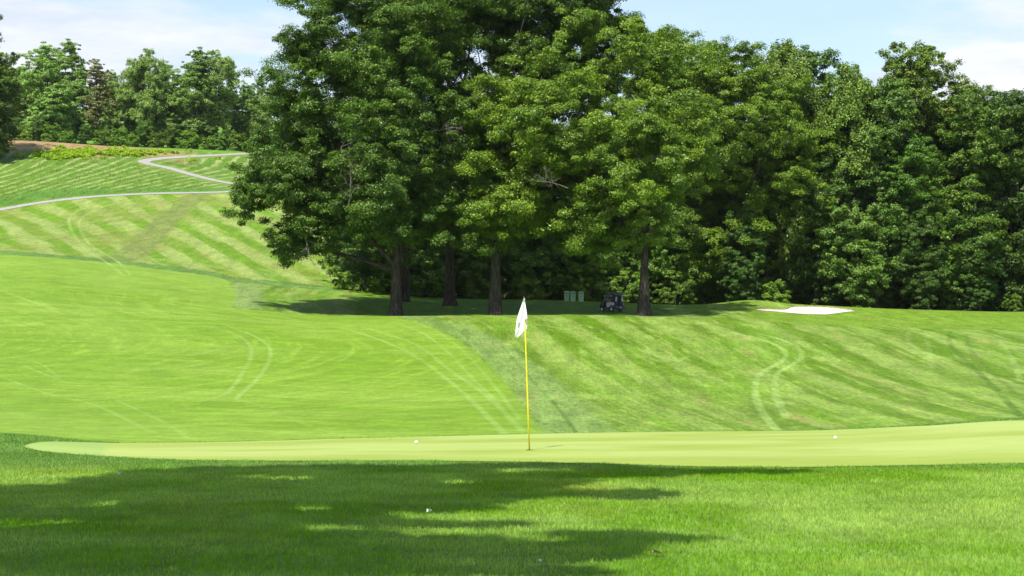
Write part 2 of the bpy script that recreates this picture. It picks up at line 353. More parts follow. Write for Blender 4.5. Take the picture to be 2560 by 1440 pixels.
    c = mix(c, mix(C_WOODS, C_WOODS * 2.2, n3), wood)
    fine = 0.86 + 0.28 * n3
    return c * fine[..., None]
TRUNKS = [((a - 1280) / F * b, b) for a, b in ((990, 186), (1012, 207), (1125, 200), (1238, 187), (1610, 184), (1830, 228))]
DRY = [trace(a, b) + (ra, rb) for a, b, ra, rb in [(270,547,1.6,2.5),(400,510,2.5,2.5),(300,505,3,1.5),(1870,880,1.2,1.6),(1860,842,1.2,2),(2090,840,1.5,2),(2460,856,2.2,2.5),(1157,916,.25,.6),(960,1035,.2,.4),(1150,946,.2,.5),
        (1750,1000,1.2,2),(1980,1040,1.2,2),(2010,1050,1,2),(2250,850,2,2),(2100,1062,.6,1),(1870,1055,.8,1.2),(575,700,1,1),(180,730,.4,.8),(155,780,.3,.6),(580,455,2.5,2),(520,462,4,1.5),(360,420,2.5,2),(590,500,2,1.5)]]

# ------------------------------------------------------------------ materials
def mat_new(name):
    m = bpy.data.materials.new(name); m.use_nodes = True; nt = m.node_tree
    return m, nt, nt.nodes['Principled BSDF'], nt.links.new
def simple_mat(name, col, rough=0.5, metal=0.0, noise=0.0, scale=20, spec=0.5, bump=0.0):
    m, nt, b, Lk = mat_new(name); b.inputs['Roughness'].default_value = rough; b.inputs['Metallic'].default_value = metal
    b.inputs['Specular IOR Level'].default_value = spec
    t = nt.nodes.new('ShaderNodeTexCoord'); n = nt.nodes.new('ShaderNodeTexNoise'); n.inputs['Scale'].default_value = scale; n.inputs['Detail'].default_value = 5
    Lk(t.outputs['Object'], n.inputs['Vector'])
    r = nt.nodes.new('ShaderNodeValToRGB'); a = 1 - noise; c = 1 + noise * .6
    r.color_ramp.elements[0].color = (col[0] * a, col[1] * a, col[2] * a, 1); r.color_ramp.elements[1].color = (min(1, col[0] * c), min(1, col[1] * c), min(1, col[2] * c), 1)
    r.color_ramp.elements[0].position = .3; r.color_ramp.elements[1].position = .7
    Lk(n.outputs['Fac'], r.inputs[0]); Lk(r.outputs[0], b.inputs['Base Color'])
    if bump:
        bp = nt.nodes.new('ShaderNodeBump'); bp.inputs['Strength'].default_value = bump; Lk(n.outputs['Fac'], bp.inputs['Height']); Lk(bp.outputs[0], b.inputs['Normal'])
    return m
def turf_mat(name, fine=9.0, contrast=0.5, bump=0.35, stretch=(0.6, 1, 1), bdist=0.05):
    m, nt, b, Lk = mat_new(name)
    b.inputs['Roughness'].default_value = 0.75; b.inputs['Specular IOR Level'].default_value = 0.12
    at = nt.nodes.new('ShaderNodeAttribute'); at.attribute_name = 'tint'
    t = nt.nodes.new('ShaderNodeTexCoord'); mp = nt.nodes.new('ShaderNodeMapping'); mp.inputs['Scale'].default_value = stretch
    n = nt.nodes.new('ShaderNodeTexNoise'); n.inputs['Scale'].default_value = fine; n.inputs['Detail'].default_value = 6; n.inputs['Roughness'].default_value = .75
    n2 = nt.nodes.new('ShaderNodeTexNoise'); n2.inputs['Scale'].default_value = fine * .16; n2.inputs['Detail'].default_value = 5; n2.inputs['Roughness'].default_value = .65
    Lk(t.outputs['Object'], mp.inputs[0]); Lk(mp.outputs[0], n.inputs['Vector']); Lk(mp.outputs[0], n2.inputs['Vector'])
    mr = nt.nodes.new('ShaderNodeMapRange'); mr.inputs[1].default_value = .3; mr.inputs[2].default_value = .7; mr.inputs[3].default_value = 1 - contrast; mr.inputs[4].default_value = 1 + contrast * .8
    mr2 = nt.nodes.new('ShaderNodeMapRange'); mr2.inputs[1].default_value = .35; mr2.inputs[2].default_value = .65; mr2.inputs[3].default_value = 1 - contrast * .45; mr2.inputs[4].default_value = 1 + contrast * .4
    Lk(n.outputs['Fac'], mr.inputs[0]); Lk(n2.outputs['Fac'], mr2.inputs[0])
    mu = nt.nodes.new('ShaderNodeMath'); mu.operation = 'MULTIPLY'; Lk(mr.outputs[0], mu.inputs[0]); Lk(mr2.outputs[0], mu.inputs[1])
    vm = nt.nodes.new('ShaderNodeVectorMath'); vm.operation = 'SCALE'; Lk(at.outputs['Color'], vm.inputs[0]); Lk(mu.outputs[0], vm.inputs['Scale'])
    Lk(vm.outputs[0], b.inputs['Base Color'])
    bp = nt.nodes.new('ShaderNodeBump'); bp.inputs['Strength'].default_value = bump; bp.inputs['Distance'].default_value = bdist; Lk(n.outputs['Fac'], bp.inputs['Height']); Lk(bp.outputs[0], b.inputs['Normal'])
    return m
M_TURF = turf_mat('turf', 6.0, .46, .5, (1, .16, 1))
M_FAIR = turf_mat('fairway_turf', 6.0, .26, .3, (0.6, .45, 1))
M_GREEN = turf_mat('putting_turf', 6.0, .07, .12, (0.4, 1, 1), .01)
def leaf_mat(name, trans=0.35, rough=0.42, spec=0.45, hue=0.05, valr=0.3):
    m, nt, b, Lk = mat_new(name)
    at = nt.nodes.new('ShaderNodeAttribute'); at.attribute_name = 'tint'
    oi = nt.nodes.new('ShaderNodeObjectInfo')
    hs = nt.nodes.new('ShaderNodeHueSaturation')
    h = nt.nodes.new('ShaderNodeMapRange'); h.inputs[3].default_value = .5 - hue; h.inputs[4].default_value = .5 + hue * .6
    v = nt.nodes.new('ShaderNodeMapRange'); v.inputs[3].default_value = 1 - valr; v.inputs[4].default_value = 1 + valr
    Lk(oi.outputs['Random'], h.inputs[0]); Lk(h.outputs[0], hs.inputs['Hue'])
    sc = nt.nodes.new('ShaderNodeMath'); sc.operation = 'MULTIPLY'; sc.inputs[1].default_value = 7.31
    fr = nt.nodes.new('ShaderNodeMath'); fr.operation = 'FRACT'; Lk(oi.outputs['Random'], sc.inputs[0]); Lk(sc.outputs[0], fr.inputs[0]); Lk(fr.outputs[0], v.inputs[0]); Lk(v.outputs[0], hs.inputs['Value'])
    Lk(at.outputs['Color'], hs.inputs['Color'])
    Lk(hs.outputs[0], b.inputs['Base Color']); b.inputs['Roughness'].default_value = rough; b.inputs['Specular IOR Level'].default_value = spec
    tr = nt.nodes.new('ShaderNodeBsdfTranslucent'); tm = nt.nodes.new('ShaderNodeVectorMath'); tm.operation = 'MULTIPLY'; tm.inputs[1].default_value = (1.1, 1.6, .35)
    Lk(hs.outputs[0], tm.inputs[0]); Lk(tm.outputs[0], tr.inputs['Color'])
    ms = nt.nodes.new('ShaderNodeMixShader'); ms.inputs[0].default_value = trans
    Lk(b.outputs[0], ms.inputs[1]); Lk(tr.outputs[0], ms.inputs[2]); Lk(ms.outputs[0], nt.nodes['Material Output'].inputs['Surface'])
    return m
M_LEAF = leaf_mat('oak_leaves', .17, .45, .30, 0.0, 0.0)
M_LEAFW = leaf_mat('wood_leaves', .20, .48, .26, .010, .20)
M_BLADE = leaf_mat('grass_blades', .35, .6, .12, 0, 0)
def bark_mat(name, c0, c1, sc=3.0):
    m, nt, b, Lk = mat_new(name); b.inputs['Roughness'].default_value = .9; b.inputs['Specular IOR Level'].default_value = .1
    t = nt.nodes.new('ShaderNodeTexCoord'); mp = nt.nodes.new('ShaderNodeMapping'); mp.inputs['Scale'].default_value = (1, 1, .18)
    n = nt.nodes.new('ShaderNodeTexNoise'); n.inputs['Scale'].default_value = sc * 2.2; n.inputs['Detail'].default_value = 7; n.inputs['Roughness'].default_value = .7; n.inputs['Distortion'].default_value = .4
    Lk(t.outputs['Object'], mp.inputs[0]); Lk(mp.outputs[0], n.inputs['Vector'])
    r = nt.nodes.new('ShaderNodeValToRGB'); r.color_ramp.elements[0].position = .36; r.color_ramp.elements[1].position = .66
    r.color_ramp.elements[0].color = (*c0, 1); r.color_ramp.elements[1].color = (*c1, 1)
    n2 = nt.nodes.new('ShaderNodeTexNoise'); n2.inputs['Scale'].default_value = 1.1; n2.inputs['Detail'].default_value = 4
    Lk(t.outputs['Object'], n2.inputs['Vector'])
    mxx = nt.nodes.new('ShaderNodeMixRGB'); mxx.blend_type = 'MULTIPLY'; mxx.inputs[0].default_value = .6
    Lk(n.outputs['Fac'], r.inputs[0]); Lk(r.outputs[0], mxx.inputs[1]); Lk(n2.outputs['Fac'], mxx.inputs[2]); Lk(mxx.outputs[0], b.inputs['Base Color'])
    bp = nt.nodes.new('ShaderNodeBump'); bp.inputs['Strength'].default_value = .9; bp.inputs['Distance'].default_value = .12; Lk(n.outputs['Fac'], bp.inputs['Height']); Lk(bp.outputs[0], b.inputs['Normal'])
    return m
M_BARK = bark_mat('oak_bark', (.025, .021, .017), (.15, .13, .105))
M_BARKW = bark_mat('grey_bark', (.05, .042, .034), (.24, .21, .18))
M_DEAD = bark_mat('dead_wood', (.16, .14, .12), (.42, .38, .33))

# ------------------------------------------------------------------ ground sheets
def grid_faces(nr, nc):
    i = np.arange(nr - 1)[:, None] * nc + np.arange(nc - 1)[None, :]
    return np.stack([i, i + 1, i + nc + 1, i + nc], -1).reshape(-1, 4)
rows = np.concatenate([np.arange(-60, 10, 2.0), np.arange(10, 38, .14), np.arange(38, 76, 1.0), np.arange(76, 176, .30), np.arange(176, 232, .30), np.arange(232, 412, .55), np.arange(412, 480, 2), np.arange(480, 1590, 30)])
cs = np.concatenate([np.linspace(-1.6, -.30, 27)[:-1], np.linspace(-.30, .30, 860), np.linspace(.30, 1.6, 27)[1:]])
W = np.maximum(rows, 0) + 6.0
Xg = cs[None, :] * W[:, None] * (1.0 + 0 * cs[None, :]); Yg = np.repeat(rows[:, None], len(cs), 1)
Zg = height(Xg, Yg)
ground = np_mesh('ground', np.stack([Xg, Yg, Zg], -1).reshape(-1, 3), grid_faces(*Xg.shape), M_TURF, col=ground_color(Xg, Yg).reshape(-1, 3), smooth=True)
tag(ground, 'mown rolling grass rough with diagonal mower stripes rising to the meadow and woods', 'ground', kind='structure')

def sheet(name, lo, hi, nr, mat, colf, eps, label, cat):
    """sheet between two ground polylines given as arrays of (X,Y) of equal length"""
    lo = np.array(lo); hi = np.array(hi); t = np.linspace(0, 1, nr)[:, None]
    X = lo[None, :, 0] * (1 - t) + hi[None, :, 0] * t; Y = lo[None, :, 1] * (1 - t) + hi[None, :, 1] * t
    o = np_mesh(name, np.stack([X, Y, height(X, Y) + eps], -1).reshape(-1, 3), grid_faces(*X.shape), mat, col=colf(X, Y).reshape(-1, 3), smooth=True)
    return tag(o, label, cat, kind='structure')
# fairway (big, left)
fr_rows = np.concatenate([np.arange(62, 181.2, .32)])
lo = []; hi = []
for y in fr_rows: lo.append((-.36 * y, y)); hi.append((float(band_X(np.array([y]))[0]) - 1.6, y))
lo = np.array(lo); hi = np.array(hi)
t = np.linspace(0, 1, 520)[None, :]
Xf = lo[:, :1] * (1 - t) + hi[:, :1] * t; Yf = np.repeat(fr_rows[:, None], 520, 1)
tag(np_mesh('fairway', np.stack([Xf, Yf, height(Xf, Yf) + .015], -1).reshape(-1, 3), grid_faces(*Xf.shape), M_FAIR, col=ground_color(Xf, Yf).reshape(-1, 3), smooth=True),
    'smooth light green fairway bowl with faint tyre arcs left of the flagstick', 'fairway', kind='structure')
# second piece of the same fairway climbing behind the crest on the left
us = np.linspace(-.36, -.1368, 330)
lo = np.array([(u * 180.9, 180.9) for u in us]); xs_ = np.array([p[0] / p[1] for p in FB_TOP]); ys_ = np.array([p[1] for p in FB_TOP]); k_ = np.argsort(xs_)
hi = np.array([(u * yy, yy) for u, yy in zip(us, np.interp(us, xs_[k_], ys_[k_]) - .3)])
sheet('fairway', lo, hi, 120, M_FAIR, ground_color, .015, 'bright green upper end of the fairway below the striped hillside', 'fairway')

# putting green
near = [(58,1118),(100,1128),(180,1137),(300,1145),(450,1152),(700,1153.5),(1000,1153),(1300,1156),(1500,1161),(1750,1167.5),(1950,1169.5),(2200,1166),(2560,1159.5),(2760,1155)]
far_l = [(58,28.7),(75,29.8),(110,30.9),(180,32.0),(250,32.9),(312,33.4)]
pxs = np.concatenate([np.linspace(58, 330, 60), np.linspace(335, 2760, 340)])
nx = [p[0] for p in near]; ny = [p[1] for p in near]
lo = [trace(p, float(pchip(nx, ny, np.array([p]))[0])) for p in pxs]
hi = []
for p in pxs:
    if p < 310: yy = float(pchip([a for a, b in far_l], [b for a, b in far_l], np.array([p]))[0]); hi.append(((p - 1280) / F * yy, yy))
    else:
        yy = 34.0 - 1.0 * float(sstep(1950, 2560, np.array([p]))[0]) - .6 * float(sstep(500, 310, np.array([p]))[0]); hi.append(((p - 1280) / F * yy, yy))
lo = np.array(lo); hi = np.array(hi); hi[:, 1] = np.maximum(hi[:, 1], lo[:, 1] + .02)
def green_col(X, Y):
    n = fbm(X * .35, Y, 1.1, 71, 4); px = X / Y * F + 1280
    c = mix(C_GREEN_Y * .94, C_GREEN * 1.10, sstep(.3, .7, n)); c = mix(c, C_GREEN_Y * .96, sstep(27, 24.5, Y) * .8)
    col = sstep(280, 250, px + 40 * (fbm(X, Y, 2, 72, 2) - .5)); c = mix(c, vary(.205,.31,.075) * (0.85 + .3 * n[..., None]), col * .75)
    return c
sheet('putting_green', lo, hi, 130, M_GREEN, green_col, .012, 'closely mown pale yellow-green putting green around the yellow flagstick', 'putting green')

# bunker
M_SAND = simple_mat('sand', (.50, .46, .385), .9, noise=.16, scale=1.5, bump=.2)
top = [(1888,774.5),(1915,774.2),(1950,775.2),(1964,774.6),(1972,770.5),(1990,767.6),(2030,767.4),(2080,770),(2137,777.6)]
bot = [(1888,775.0),(1915,777.5),(1950,780.5),(1980,783.4),(2020,786),(2060,786.8),(2090,784),(2115,780.5),(2137,778.4)]
bx = np.linspace(1888, 2137, 90)
lo = [trace(p, float(pchip([a for a, b in bot], [b for a, b in bot], np.array([p]))[0])) for p in bx]
hi = [trace(p, float(pchip([a for a, b in top], [b for a, b in top], np.array([p]))[0])) for p in bx]
sheet('sand_bunker', lo, hi, 24, M_SAND, lambda X, Y: np.ones(X.shape + (3,)), .03, 'white sand bunker cut into the low mound before the right wood', 'bunker')
# turf lip round the back of the bunker
bm = bmesh.new(); pts = [(x, y + .12, hgt(x, y) + .04) for x, y in hi[2:-1]]; add_tube(bm, pts, [.10 + .04 * math.sin(i * 1.7) for i in range(len(pts))], 6)
M_LIP = simple_mat('bunker_lip_turf', (.20, .17, .07), .9, noise=.5, scale=4)
tag(bm_obj('bunker_lip', bm, M_LIP), 'brownish turf lip along the back edge of the sand bunker', 'turf edge', kind='structure')

# cart path
M_PATH = simple_mat('path_asphalt', (.275, .265, .250), .85, noise=.18, scale=1.5, bump=.1)
P = np.array(PATH1); Tn = np.gradient(P, axis=0); Tn /= np.linalg.norm(Tn, axis=1)[:, None] + 1e-9; N = np.stack([-Tn[:, 1], Tn[:, 0]], 1)
for it in range(6): N[1:-1] = (N[:-2] + 2 * N[1:-1] + N[2:]) / 4
N /= np.linalg.norm(N, axis=1)[:, None]
sheet('cart_path', P - N * 1.15, P + N * 1.15, 8, M_PATH, lambda X, Y: np.ones(X.shape + (3,)), .05, 'narrow grey asphalt cart path winding up the left hillside', 'path')

# ------------------------------------------------------------------ grass blades of the near lawn
rng = np.random.default_rng(3)
def blades(name, n, yr, hmax, wid, label, inside):
    Y = np.sqrt(rng.uniform(yr[0] ** 2, yr[1] ** 2, n)); X = rng.uniform(-1, 1, n) * (.262 * Y + 1.3)
    keep = inside(X, Y); X = X[keep]; Y = Y[keep]; n = len(X)
    cl = fbm(X, Y, .35, 81, 3); H = hmax * (0.45 + .75 * cl) * rng.uniform(.6, 1.25, n)
    a = rng.uniform(0, 2 * math.pi, n); lean = rng.uniform(0.1, .75, n) * H; la = rng.uniform(0, 2 * math.pi, n)
    w = wid * rng.uniform(.7, 1.3, n) * (0.6 + Y / 40)
    Z = height(X, Y); dx = np.cos(a) * w / 2; dy = np.sin(a) * w / 2; lx = np.cos(la) * lean; ly = np.sin(la) * lean
    V = np.empty((n, 5, 3))
    V[:, 0] = np.stack([X - dx, Y - dy, Z - .005], -1); V[:, 1] = np.stack([X + dx, Y + dy, Z - .005], -1)
    V[:, 2] = np.stack([X + dx * .8 + lx * .35, Y + dy * .8 + ly * .35, Z + H * .6], -1); V[:, 3] = np.stack([X - dx * .8 + lx * .35, Y - dy * .8 + ly * .35, Z + H * .6], -1)
    V[:, 4] = np.stack([X + lx, Y + ly, Z + H], -1)
    b = np.arange(n)[:, None] * 5
    F3 = np.concatenate([b + np.array([[0, 1, 2]]), b + np.array([[0, 2, 3]]), b + np.array([[3, 2, 4]])])
    n2 = fbm(X, Y, 1.4, 82, 4); n4 = fbm(X, Y, 2.6, 61, 3)
    c = mix(vary(.150,.280,.006), vary(.29,.40,.078), sstep(.3, .7, n2)); c = mix(c, vary(.34,.34,.05), sstep(.62, .78, n4) * .45)
    c = mix(c, vary(.15,.27,.075), sstep(23.0, 24.4, Y) * .6); c = mix(c, vary(.13,.25,.05), sstep(24.5, 26, Y) * .7)
    c = c * rng.uniform(.65, 1.35, n)[:, None] * (.8 + .45 * cl[:, None]); 
    dryb = rng.random(n) < .03; c[dryb] = vary(.40, .36, .18)
    o = np_mesh(name, V.reshape(-1, 3), F3, M_BLADE, col=np.repeat(c, 5, 0))
    return tag(o, label, 'grass', kind='stuff')
_nb = np.array([trace(a, b) for a, b in near]); _nu = _nb[:, 0] / _nb[:, 1]
def nearY(X, Y): return np.interp(X / Y, _nu, _nb[:, 1])
_fl = np.array([((a - 1280) / F * b, b) for a, b in far_l])
def outside_green(X, Y):
    u = X / Y; lim = np.where(u < _nu[0], 99, nearY(X, Y))
    behind = (u < (300 - 1280) / F) & (Y > np.interp(u, _fl[:, 0] / _fl[:, 1], _fl[:, 1]) + .03)
    far_r = Y > 34.0 - 1.0 * sstep(1950, 2560, u * F + 1280) + .03
    return ((Y < lim - .01) | behind | far_r) & (Y < 35)
blades('lawn_grass', 520000, (11.2, 27.5), .038, .0042, 'short green lawn grass in the foreground before the putting green', outside_green)
blades('fringe_grass', 110000, (26.5, 35.0), .045, .006, 'dark green fringe of grass round the back and left of the putting green', outside_green)

# ------------------------------------------------------------------ trees
def crown_geo(rng, blobs, n_cl, per, cr, leaf, c_hi, c_lo, flat=.62, shell=.55, droop=0.0, star=False, lump=.16, tip=None):
    """blobs: (cx,cy,cz,rx,ry,rz). Returns V, faces, colours, clump centres"""
    n_cl = int(n_cl * 2.5); per = int(per * .47); B = np.array(blobs, float); vol = (B[:, 3] * B[:, 4] + B[:, 3] * B[:, 5] + B[:, 4] * B[:, 5]); w = vol / vol.sum(); w = np.maximum(w, .018 if len(B) > 5 else 0); w = w / w.sum()
    bi = rng.choice(len(B), n_cl, p=w); d = rng.normal(size=(n_cl, 3)); d /= np.linalg.norm(d, axis=1)[:, None]
    r = shell + (1 - shell) * rng.random(n_cl) ** .6
    ph = rng.uniform(0, 6.28, 6)
    lm = 1 + lump * (np.sin(d[:, 0] * 5 + ph[0] + bi) + np.sin(d[:, 1] * 6 + ph[1]) + np.sin(d[:, 2] * 7 + ph[2])) * .6
    C = B[bi, :3] + d * B[bi, 3:6] * (r * lm)[:, None]
    CR = cr * rng.uniform(.55, 1.35, n_cl)
    # boughs carry sprays of leaves
    nb = max(3, n_cl // 9); Bc = C[:nb]; Bo = d[:nb]; BR = cr * rng.uniform(1.0, 2.7, nb)
    kb = rng.integers(0, nb, n_cl); q = rng.normal(size=(n_cl, 3)); q[:, 2] = q[:, 2] * .8 + .35; q += .5 * Bo[kb]; q /= np.linalg.norm(q, axis=1)[:, None]
    C = Bc[kb] + q * (BR[kb] * rng.uniform(.35, 1.1, n_cl))[:, None] * np.array([1, 1, .85])
    CR = cr * rng.uniform(.32, .88, n_cl)
    tb = rng.uniform(0, 1, nb); tintc = np.clip(.55 * tb[kb] + .45 * rng.uniform(0, 1, n_cl), 0, 1)
    out_d = q
    N = n_cl * per; ci = np.repeat(np.arange(n_cl), per)
    e = rng.normal(size=(N, 3)); e[:, 2] = e[:, 2] * .9 + .25; e += .35 * out_d[ci]; e /= np.linalg.norm(e, axis=1)[:, None]
    rr = rng.random(N) ** .5
    sub = rng.normal(size=(N, 3)) * .17
    Pp = C[ci] + (e * rr[:, None] + sub) * CR[ci][:, None] * np.array([1, 1, flat])
    Pp[:, 2] -= droop * CR[ci] * (np.hypot(e[:, 0], e[:, 1]) * rr) ** 2
    nrm = e * .45 + out_d[ci] * .35 + np.array([0, 0, .45]) + rng.normal(size=(N, 3)) * .50; nrm /= np.linalg.norm(nrm, axis=1)[:, None]
    a = rng.normal(size=(N, 3)); a[:, 2] -= droop * 1.2; t1 = a - (a * nrm).sum(1)[:, None] * nrm; t1 /= np.linalg.norm(t1, axis=1)[:, None] + 1e-9; t2 = np.cross(nrm, t1)
    s = leaf * rng.uniform(.6, 1.35, N)[:, None]
    asp = .62
    V = np.empty((N, 4, 3)); V[:, 0] = Pp - t1 * s * .55; V[:, 1] = Pp + t2 * s * asp * .5 + nrm * s * .08; V[:, 2] = Pp + t1 * s * .6 - nrm * s * .1; V[:, 3] = Pp - t2 * s * asp * .5 + nrm * s * .08
    Fc = (np.arange(N)[:, None] * 4 + np.arange(4)[None, :])
    k = np.clip(.55 * tintc[ci] + .45 * rng.random(N), 0, 1)[:, None]
    col = np.array(c_lo) * (1 - k) + np.array(c_hi) * k
    col *= rng.uniform(.75, 1.25, N)[:, None]
    if tip is not None:
        m = (tintc[ci] > .8) & (rng.random(N) < .5); col[m] = tip
    return V.reshape(-1, 3), Fc, np.repeat(col, 4, 0), C
def trunk_bm(rng, h, r0, C, lean=(0, 0), nl=16, flare=1.5, limb_r=.22, first=.22, seg=12, top=.8, twigs=0):
    bm = bmesh.new(); n = 12; pts = []; rad = []
    hh = h * top
    for i in range(n + 1):
        t = i / n; z = -.8 + (hh + .8) * t
        pts.append((lean[0] * t ** 1.5 + .12 * math.sin(t * 7 + r0 * 9) * r0 * 2 * t, lean[1] * t ** 1.5 + .1 * math.cos(t * 6) * r0 * t, z))
        rr = r0 * (1 - .86 * t) ** .9 + .02
        if z < 1.8: rr *= 1 + (flare - 1) * max(0, (1.8 - z) / 2.3) ** 2.2
        rad.append(rr)
    # finer low part
    P2 = []; R2 = []
    for z in (-.8, -.3, .1, .5, 1.0, 1.6): P2.append((0, 0, z)); R2.append(r0 * (1 + (flare - 1) * max(0, (1.8 - z) / 2.3) ** 2.0))
    for p, q in zip(pts, rad):
        if p[2] > 2.2: P2.append(p); R2.append(q)
    add_tube(bm, P2, R2, seg)
    if len(C):
        idx = rng.choice(len(C), min(nl, len(C)), replace=False)
        for k in idx:
            c = C[k]; zt = min(hh * .95, max(h * first, c[2] * rng.uniform(.45, .75))); t = (zt + .8) / (hh + .8)
            a = np.array([lean[0] * t ** 1.5, lean[1] * t ** 1.5, zt]); m = (a + c) / 2; m[2] += .06 * abs(c[2] - zt) + rng.uniform(-.05, .12) * np.linalg.norm(c - a)
            ra = min(limb_r, r0 * (1 - .8 * t) * .7) * rng.uniform(.6, 1.1)
            q = []
            for u in np.linspace(0, 1, 7):
                pnt = (1 - u) ** 2 * a + 2 * u * (1 - u) * m + u * u * c
                q.append(tuple(pnt + rng.normal(size=3) * .12 * (0 < u < 1)))
            add_tube(bm, q, [ra * (1 - .85 * u) + .01 for u in np.linspace(0, 1, 7)], 6)
            for _ in range(twigs):
                u = rng.uniform(.4, .95); b0 = (1 - u) ** 2 * a + 2 * u * (1 - u) * m + u * u * c; dd = rng.normal(size=3); dd[2] = abs(dd[2]) * .3; dd /= np.linalg.norm(dd)
                ln = rng.uniform(1.2, 3); add_tube(bm, [tuple(b0), tuple(b0 + dd * ln * .5 + rng.normal(size=3) * .15), tuple(b0 + dd * ln)], [.045, .03, .008], 4)
    return bm
def bare_branches_bm(rng, base, direction, length, n=7, r=.06, depth=2):
    bm = bmesh.new()
    def go(p, d, l, r, k):
        pts = [p]; q = np.array(p)
        dd = np.array(d, float)
        for i in range(4):
            dd = dd + rng.normal(size=3) * .22; dd /= np.linalg.norm(dd); q = q + dd * l / 4; pts.append(tuple(q))
        add_tube(bm, pts, [r, r * .8, r * .6, r * .4, r * .15], 5)
        if k > 0:
            for _ in range(n):
                j = rng.integers(1, 4); nd = dd + rng.normal(size=3) * .75; nd /= np.linalg.norm(nd); go(pts[j], nd, l * rng.uniform(.35, .6), r * .5, k - 1)
    go(tuple(base), direction, length, r, depth)
    return bm

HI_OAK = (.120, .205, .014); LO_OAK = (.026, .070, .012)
def pxm(Y): return F / Y
FLARE = {1125: 2.1, 1610: 1.75, 990: 1.45}
def oak(px, Y, r0, blobs_px, n_cl, per, label, seed, group=None, cr=1.15, leaf=.172, hi=HI_OAK, lo=LO_OAK, name='oak_tree', flat=.6, dead=None, lean=(0,0), trunk_top=None, first=.22):
    rng = np.random.default_rng(seed); x = (px - 1280) / F * Y; z0 = hgt(x, Y)
    root = empty(name, (x, Y, z0), 0, label, 'tree', group)
    B = []
    for b in blobs_px:   # (px, py, dY, rx_px, rz_px, ry_m)
        yy = Y + b[2]; B.append(((b[0] - 1280) / F * yy - x, b[2], (HZ - b[1]) / F * yy - z0, b[3] / F * yy, b[5], b[4] / F * yy))
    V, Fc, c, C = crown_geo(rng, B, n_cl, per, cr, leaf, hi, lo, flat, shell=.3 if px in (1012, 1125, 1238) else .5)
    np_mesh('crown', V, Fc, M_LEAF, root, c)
    h = max(C[:, 2].max(), 8)
    sel = C
    bm_obj('trunk', trunk_bm(rng, trunk_top or h, r0, sel, nl=16, limb_r=.26, first=first, seg=14, twigs=3, lean=lean, flare=FLARE.get(px, 1.3)), M_BARK, root, smooth=True)
    if dead:
        for (dpx, dpy, dY, dirn, ln) in dead:
            yy = Y + dY; base = ((dpx - 1280) / F * yy - x, dY, (HZ - dpy) / F * yy - z0)
            o = bm_obj('dead_branch', bare_branches_bm(rng, base, dirn, ln, n=6, r=.05), M_DEAD, root); o['label'] = 'bare grey dead branch'
    return root
oak(990, 186, .55, [(930,360,0,250,230,9),(950,80,2,210,170,8),(735,410,0,125,150,6),(778,205,0,95,120,6),(1010,540,-2,120,95,6),(700,500,-1,85,85,5),(840,-60,3,120,110,6),(745,612,-2,32,22,2.5),(790,575,-2,40,35,2.5),(920,480,-3,110,110,6)],
    1100, 600, 'huge leafy oak whose crown overhangs the striped hillside, leftmost thick trunk', 11,
    dead=[(870,520,-7,(.4,-.1,.9),4),(850,440,-7,(.5,-.1,.8),3.5),(1060,330,-5,(.6,-.2,.5),3),(760,580,-4,(.5,-.1,-.6),3.2)], trunk_top=17)
oak(1012, 207, .52, [(1000,250,2,200,260,7),(1000,-40,2,200,160,7),(905,620,-3,55,70,4)], 480, 420, 'oak standing half hidden directly behind the leftmost thick trunk', 12, hi=(.070,.132,.016), lo=(.03,.075,.013))  # leaf colour darkened to suggest the shaded recess behind the front crowns
oak(1125, 200, .50, [(1110,230,2,190,260,7),(1130,-20,2,220,170,8),(1130,520,0,110,100,6)], 760, 480, 'dark oak with a spreading root flare between the two front left trunks', 13, hi=(.070,.132,.016), lo=(.03,.075,.013))  # leaves darkened too, painting in the deep shade between the crowns
oak(1238, 187, .60, [(1330,60,6,210,180,8),(1250,520,0,110,95,6),(1480,60,8,110,110,6),(1300,-80,6,190,110,8)], 760, 560, 'tall oak whose straight thick trunk stands just left of the flag', 14, trunk_top=17)
oak(1610, 184, .54, [(1500,330,6,290,230,9),(1480,150,8,200,110,7),(1270,380,4,130,150,6),(1250,500,2,90,90,5),(1500,560,0,120,75,5),(1420,470,1,150,100,6),(1580,480,4,110,90,6),(1200,480,3,60,70,4),(1560,400,-5,150,110,5),(1400,300,-3,150,110,5)],
    1250, 620, 'broad domed oak with a dark thick trunk beside the golf cart', 15, hi=(.205,.305,.016), lo=(.050,.112,.013), dead=[(1560,440,-5,(.5,-.2,.4),3.5),(1420,470,-6,(-.5,-.2,.5),3)], trunk_top=14, first=.42)
oak(1830, 228, .50, [(1830,330,0,200,200,9),(1700,300,0,150,150,7),(1720,480,0,130,130,6),(1660,180,2,130,100,6),(1890,300,0,110,110,7),(2010,430,2,90,150,6),(1920,470,0,120,150,7),(1780,500,0,150,150,7),(1700,200,4,120,80,7),(1780,640,0,110,60,5)], 1000, 520, 'rounded oak right of the broad domed oak, behind its crown', 16, hi=(.205,.305,.016), lo=(.050,.112,.013), leaf=.18)

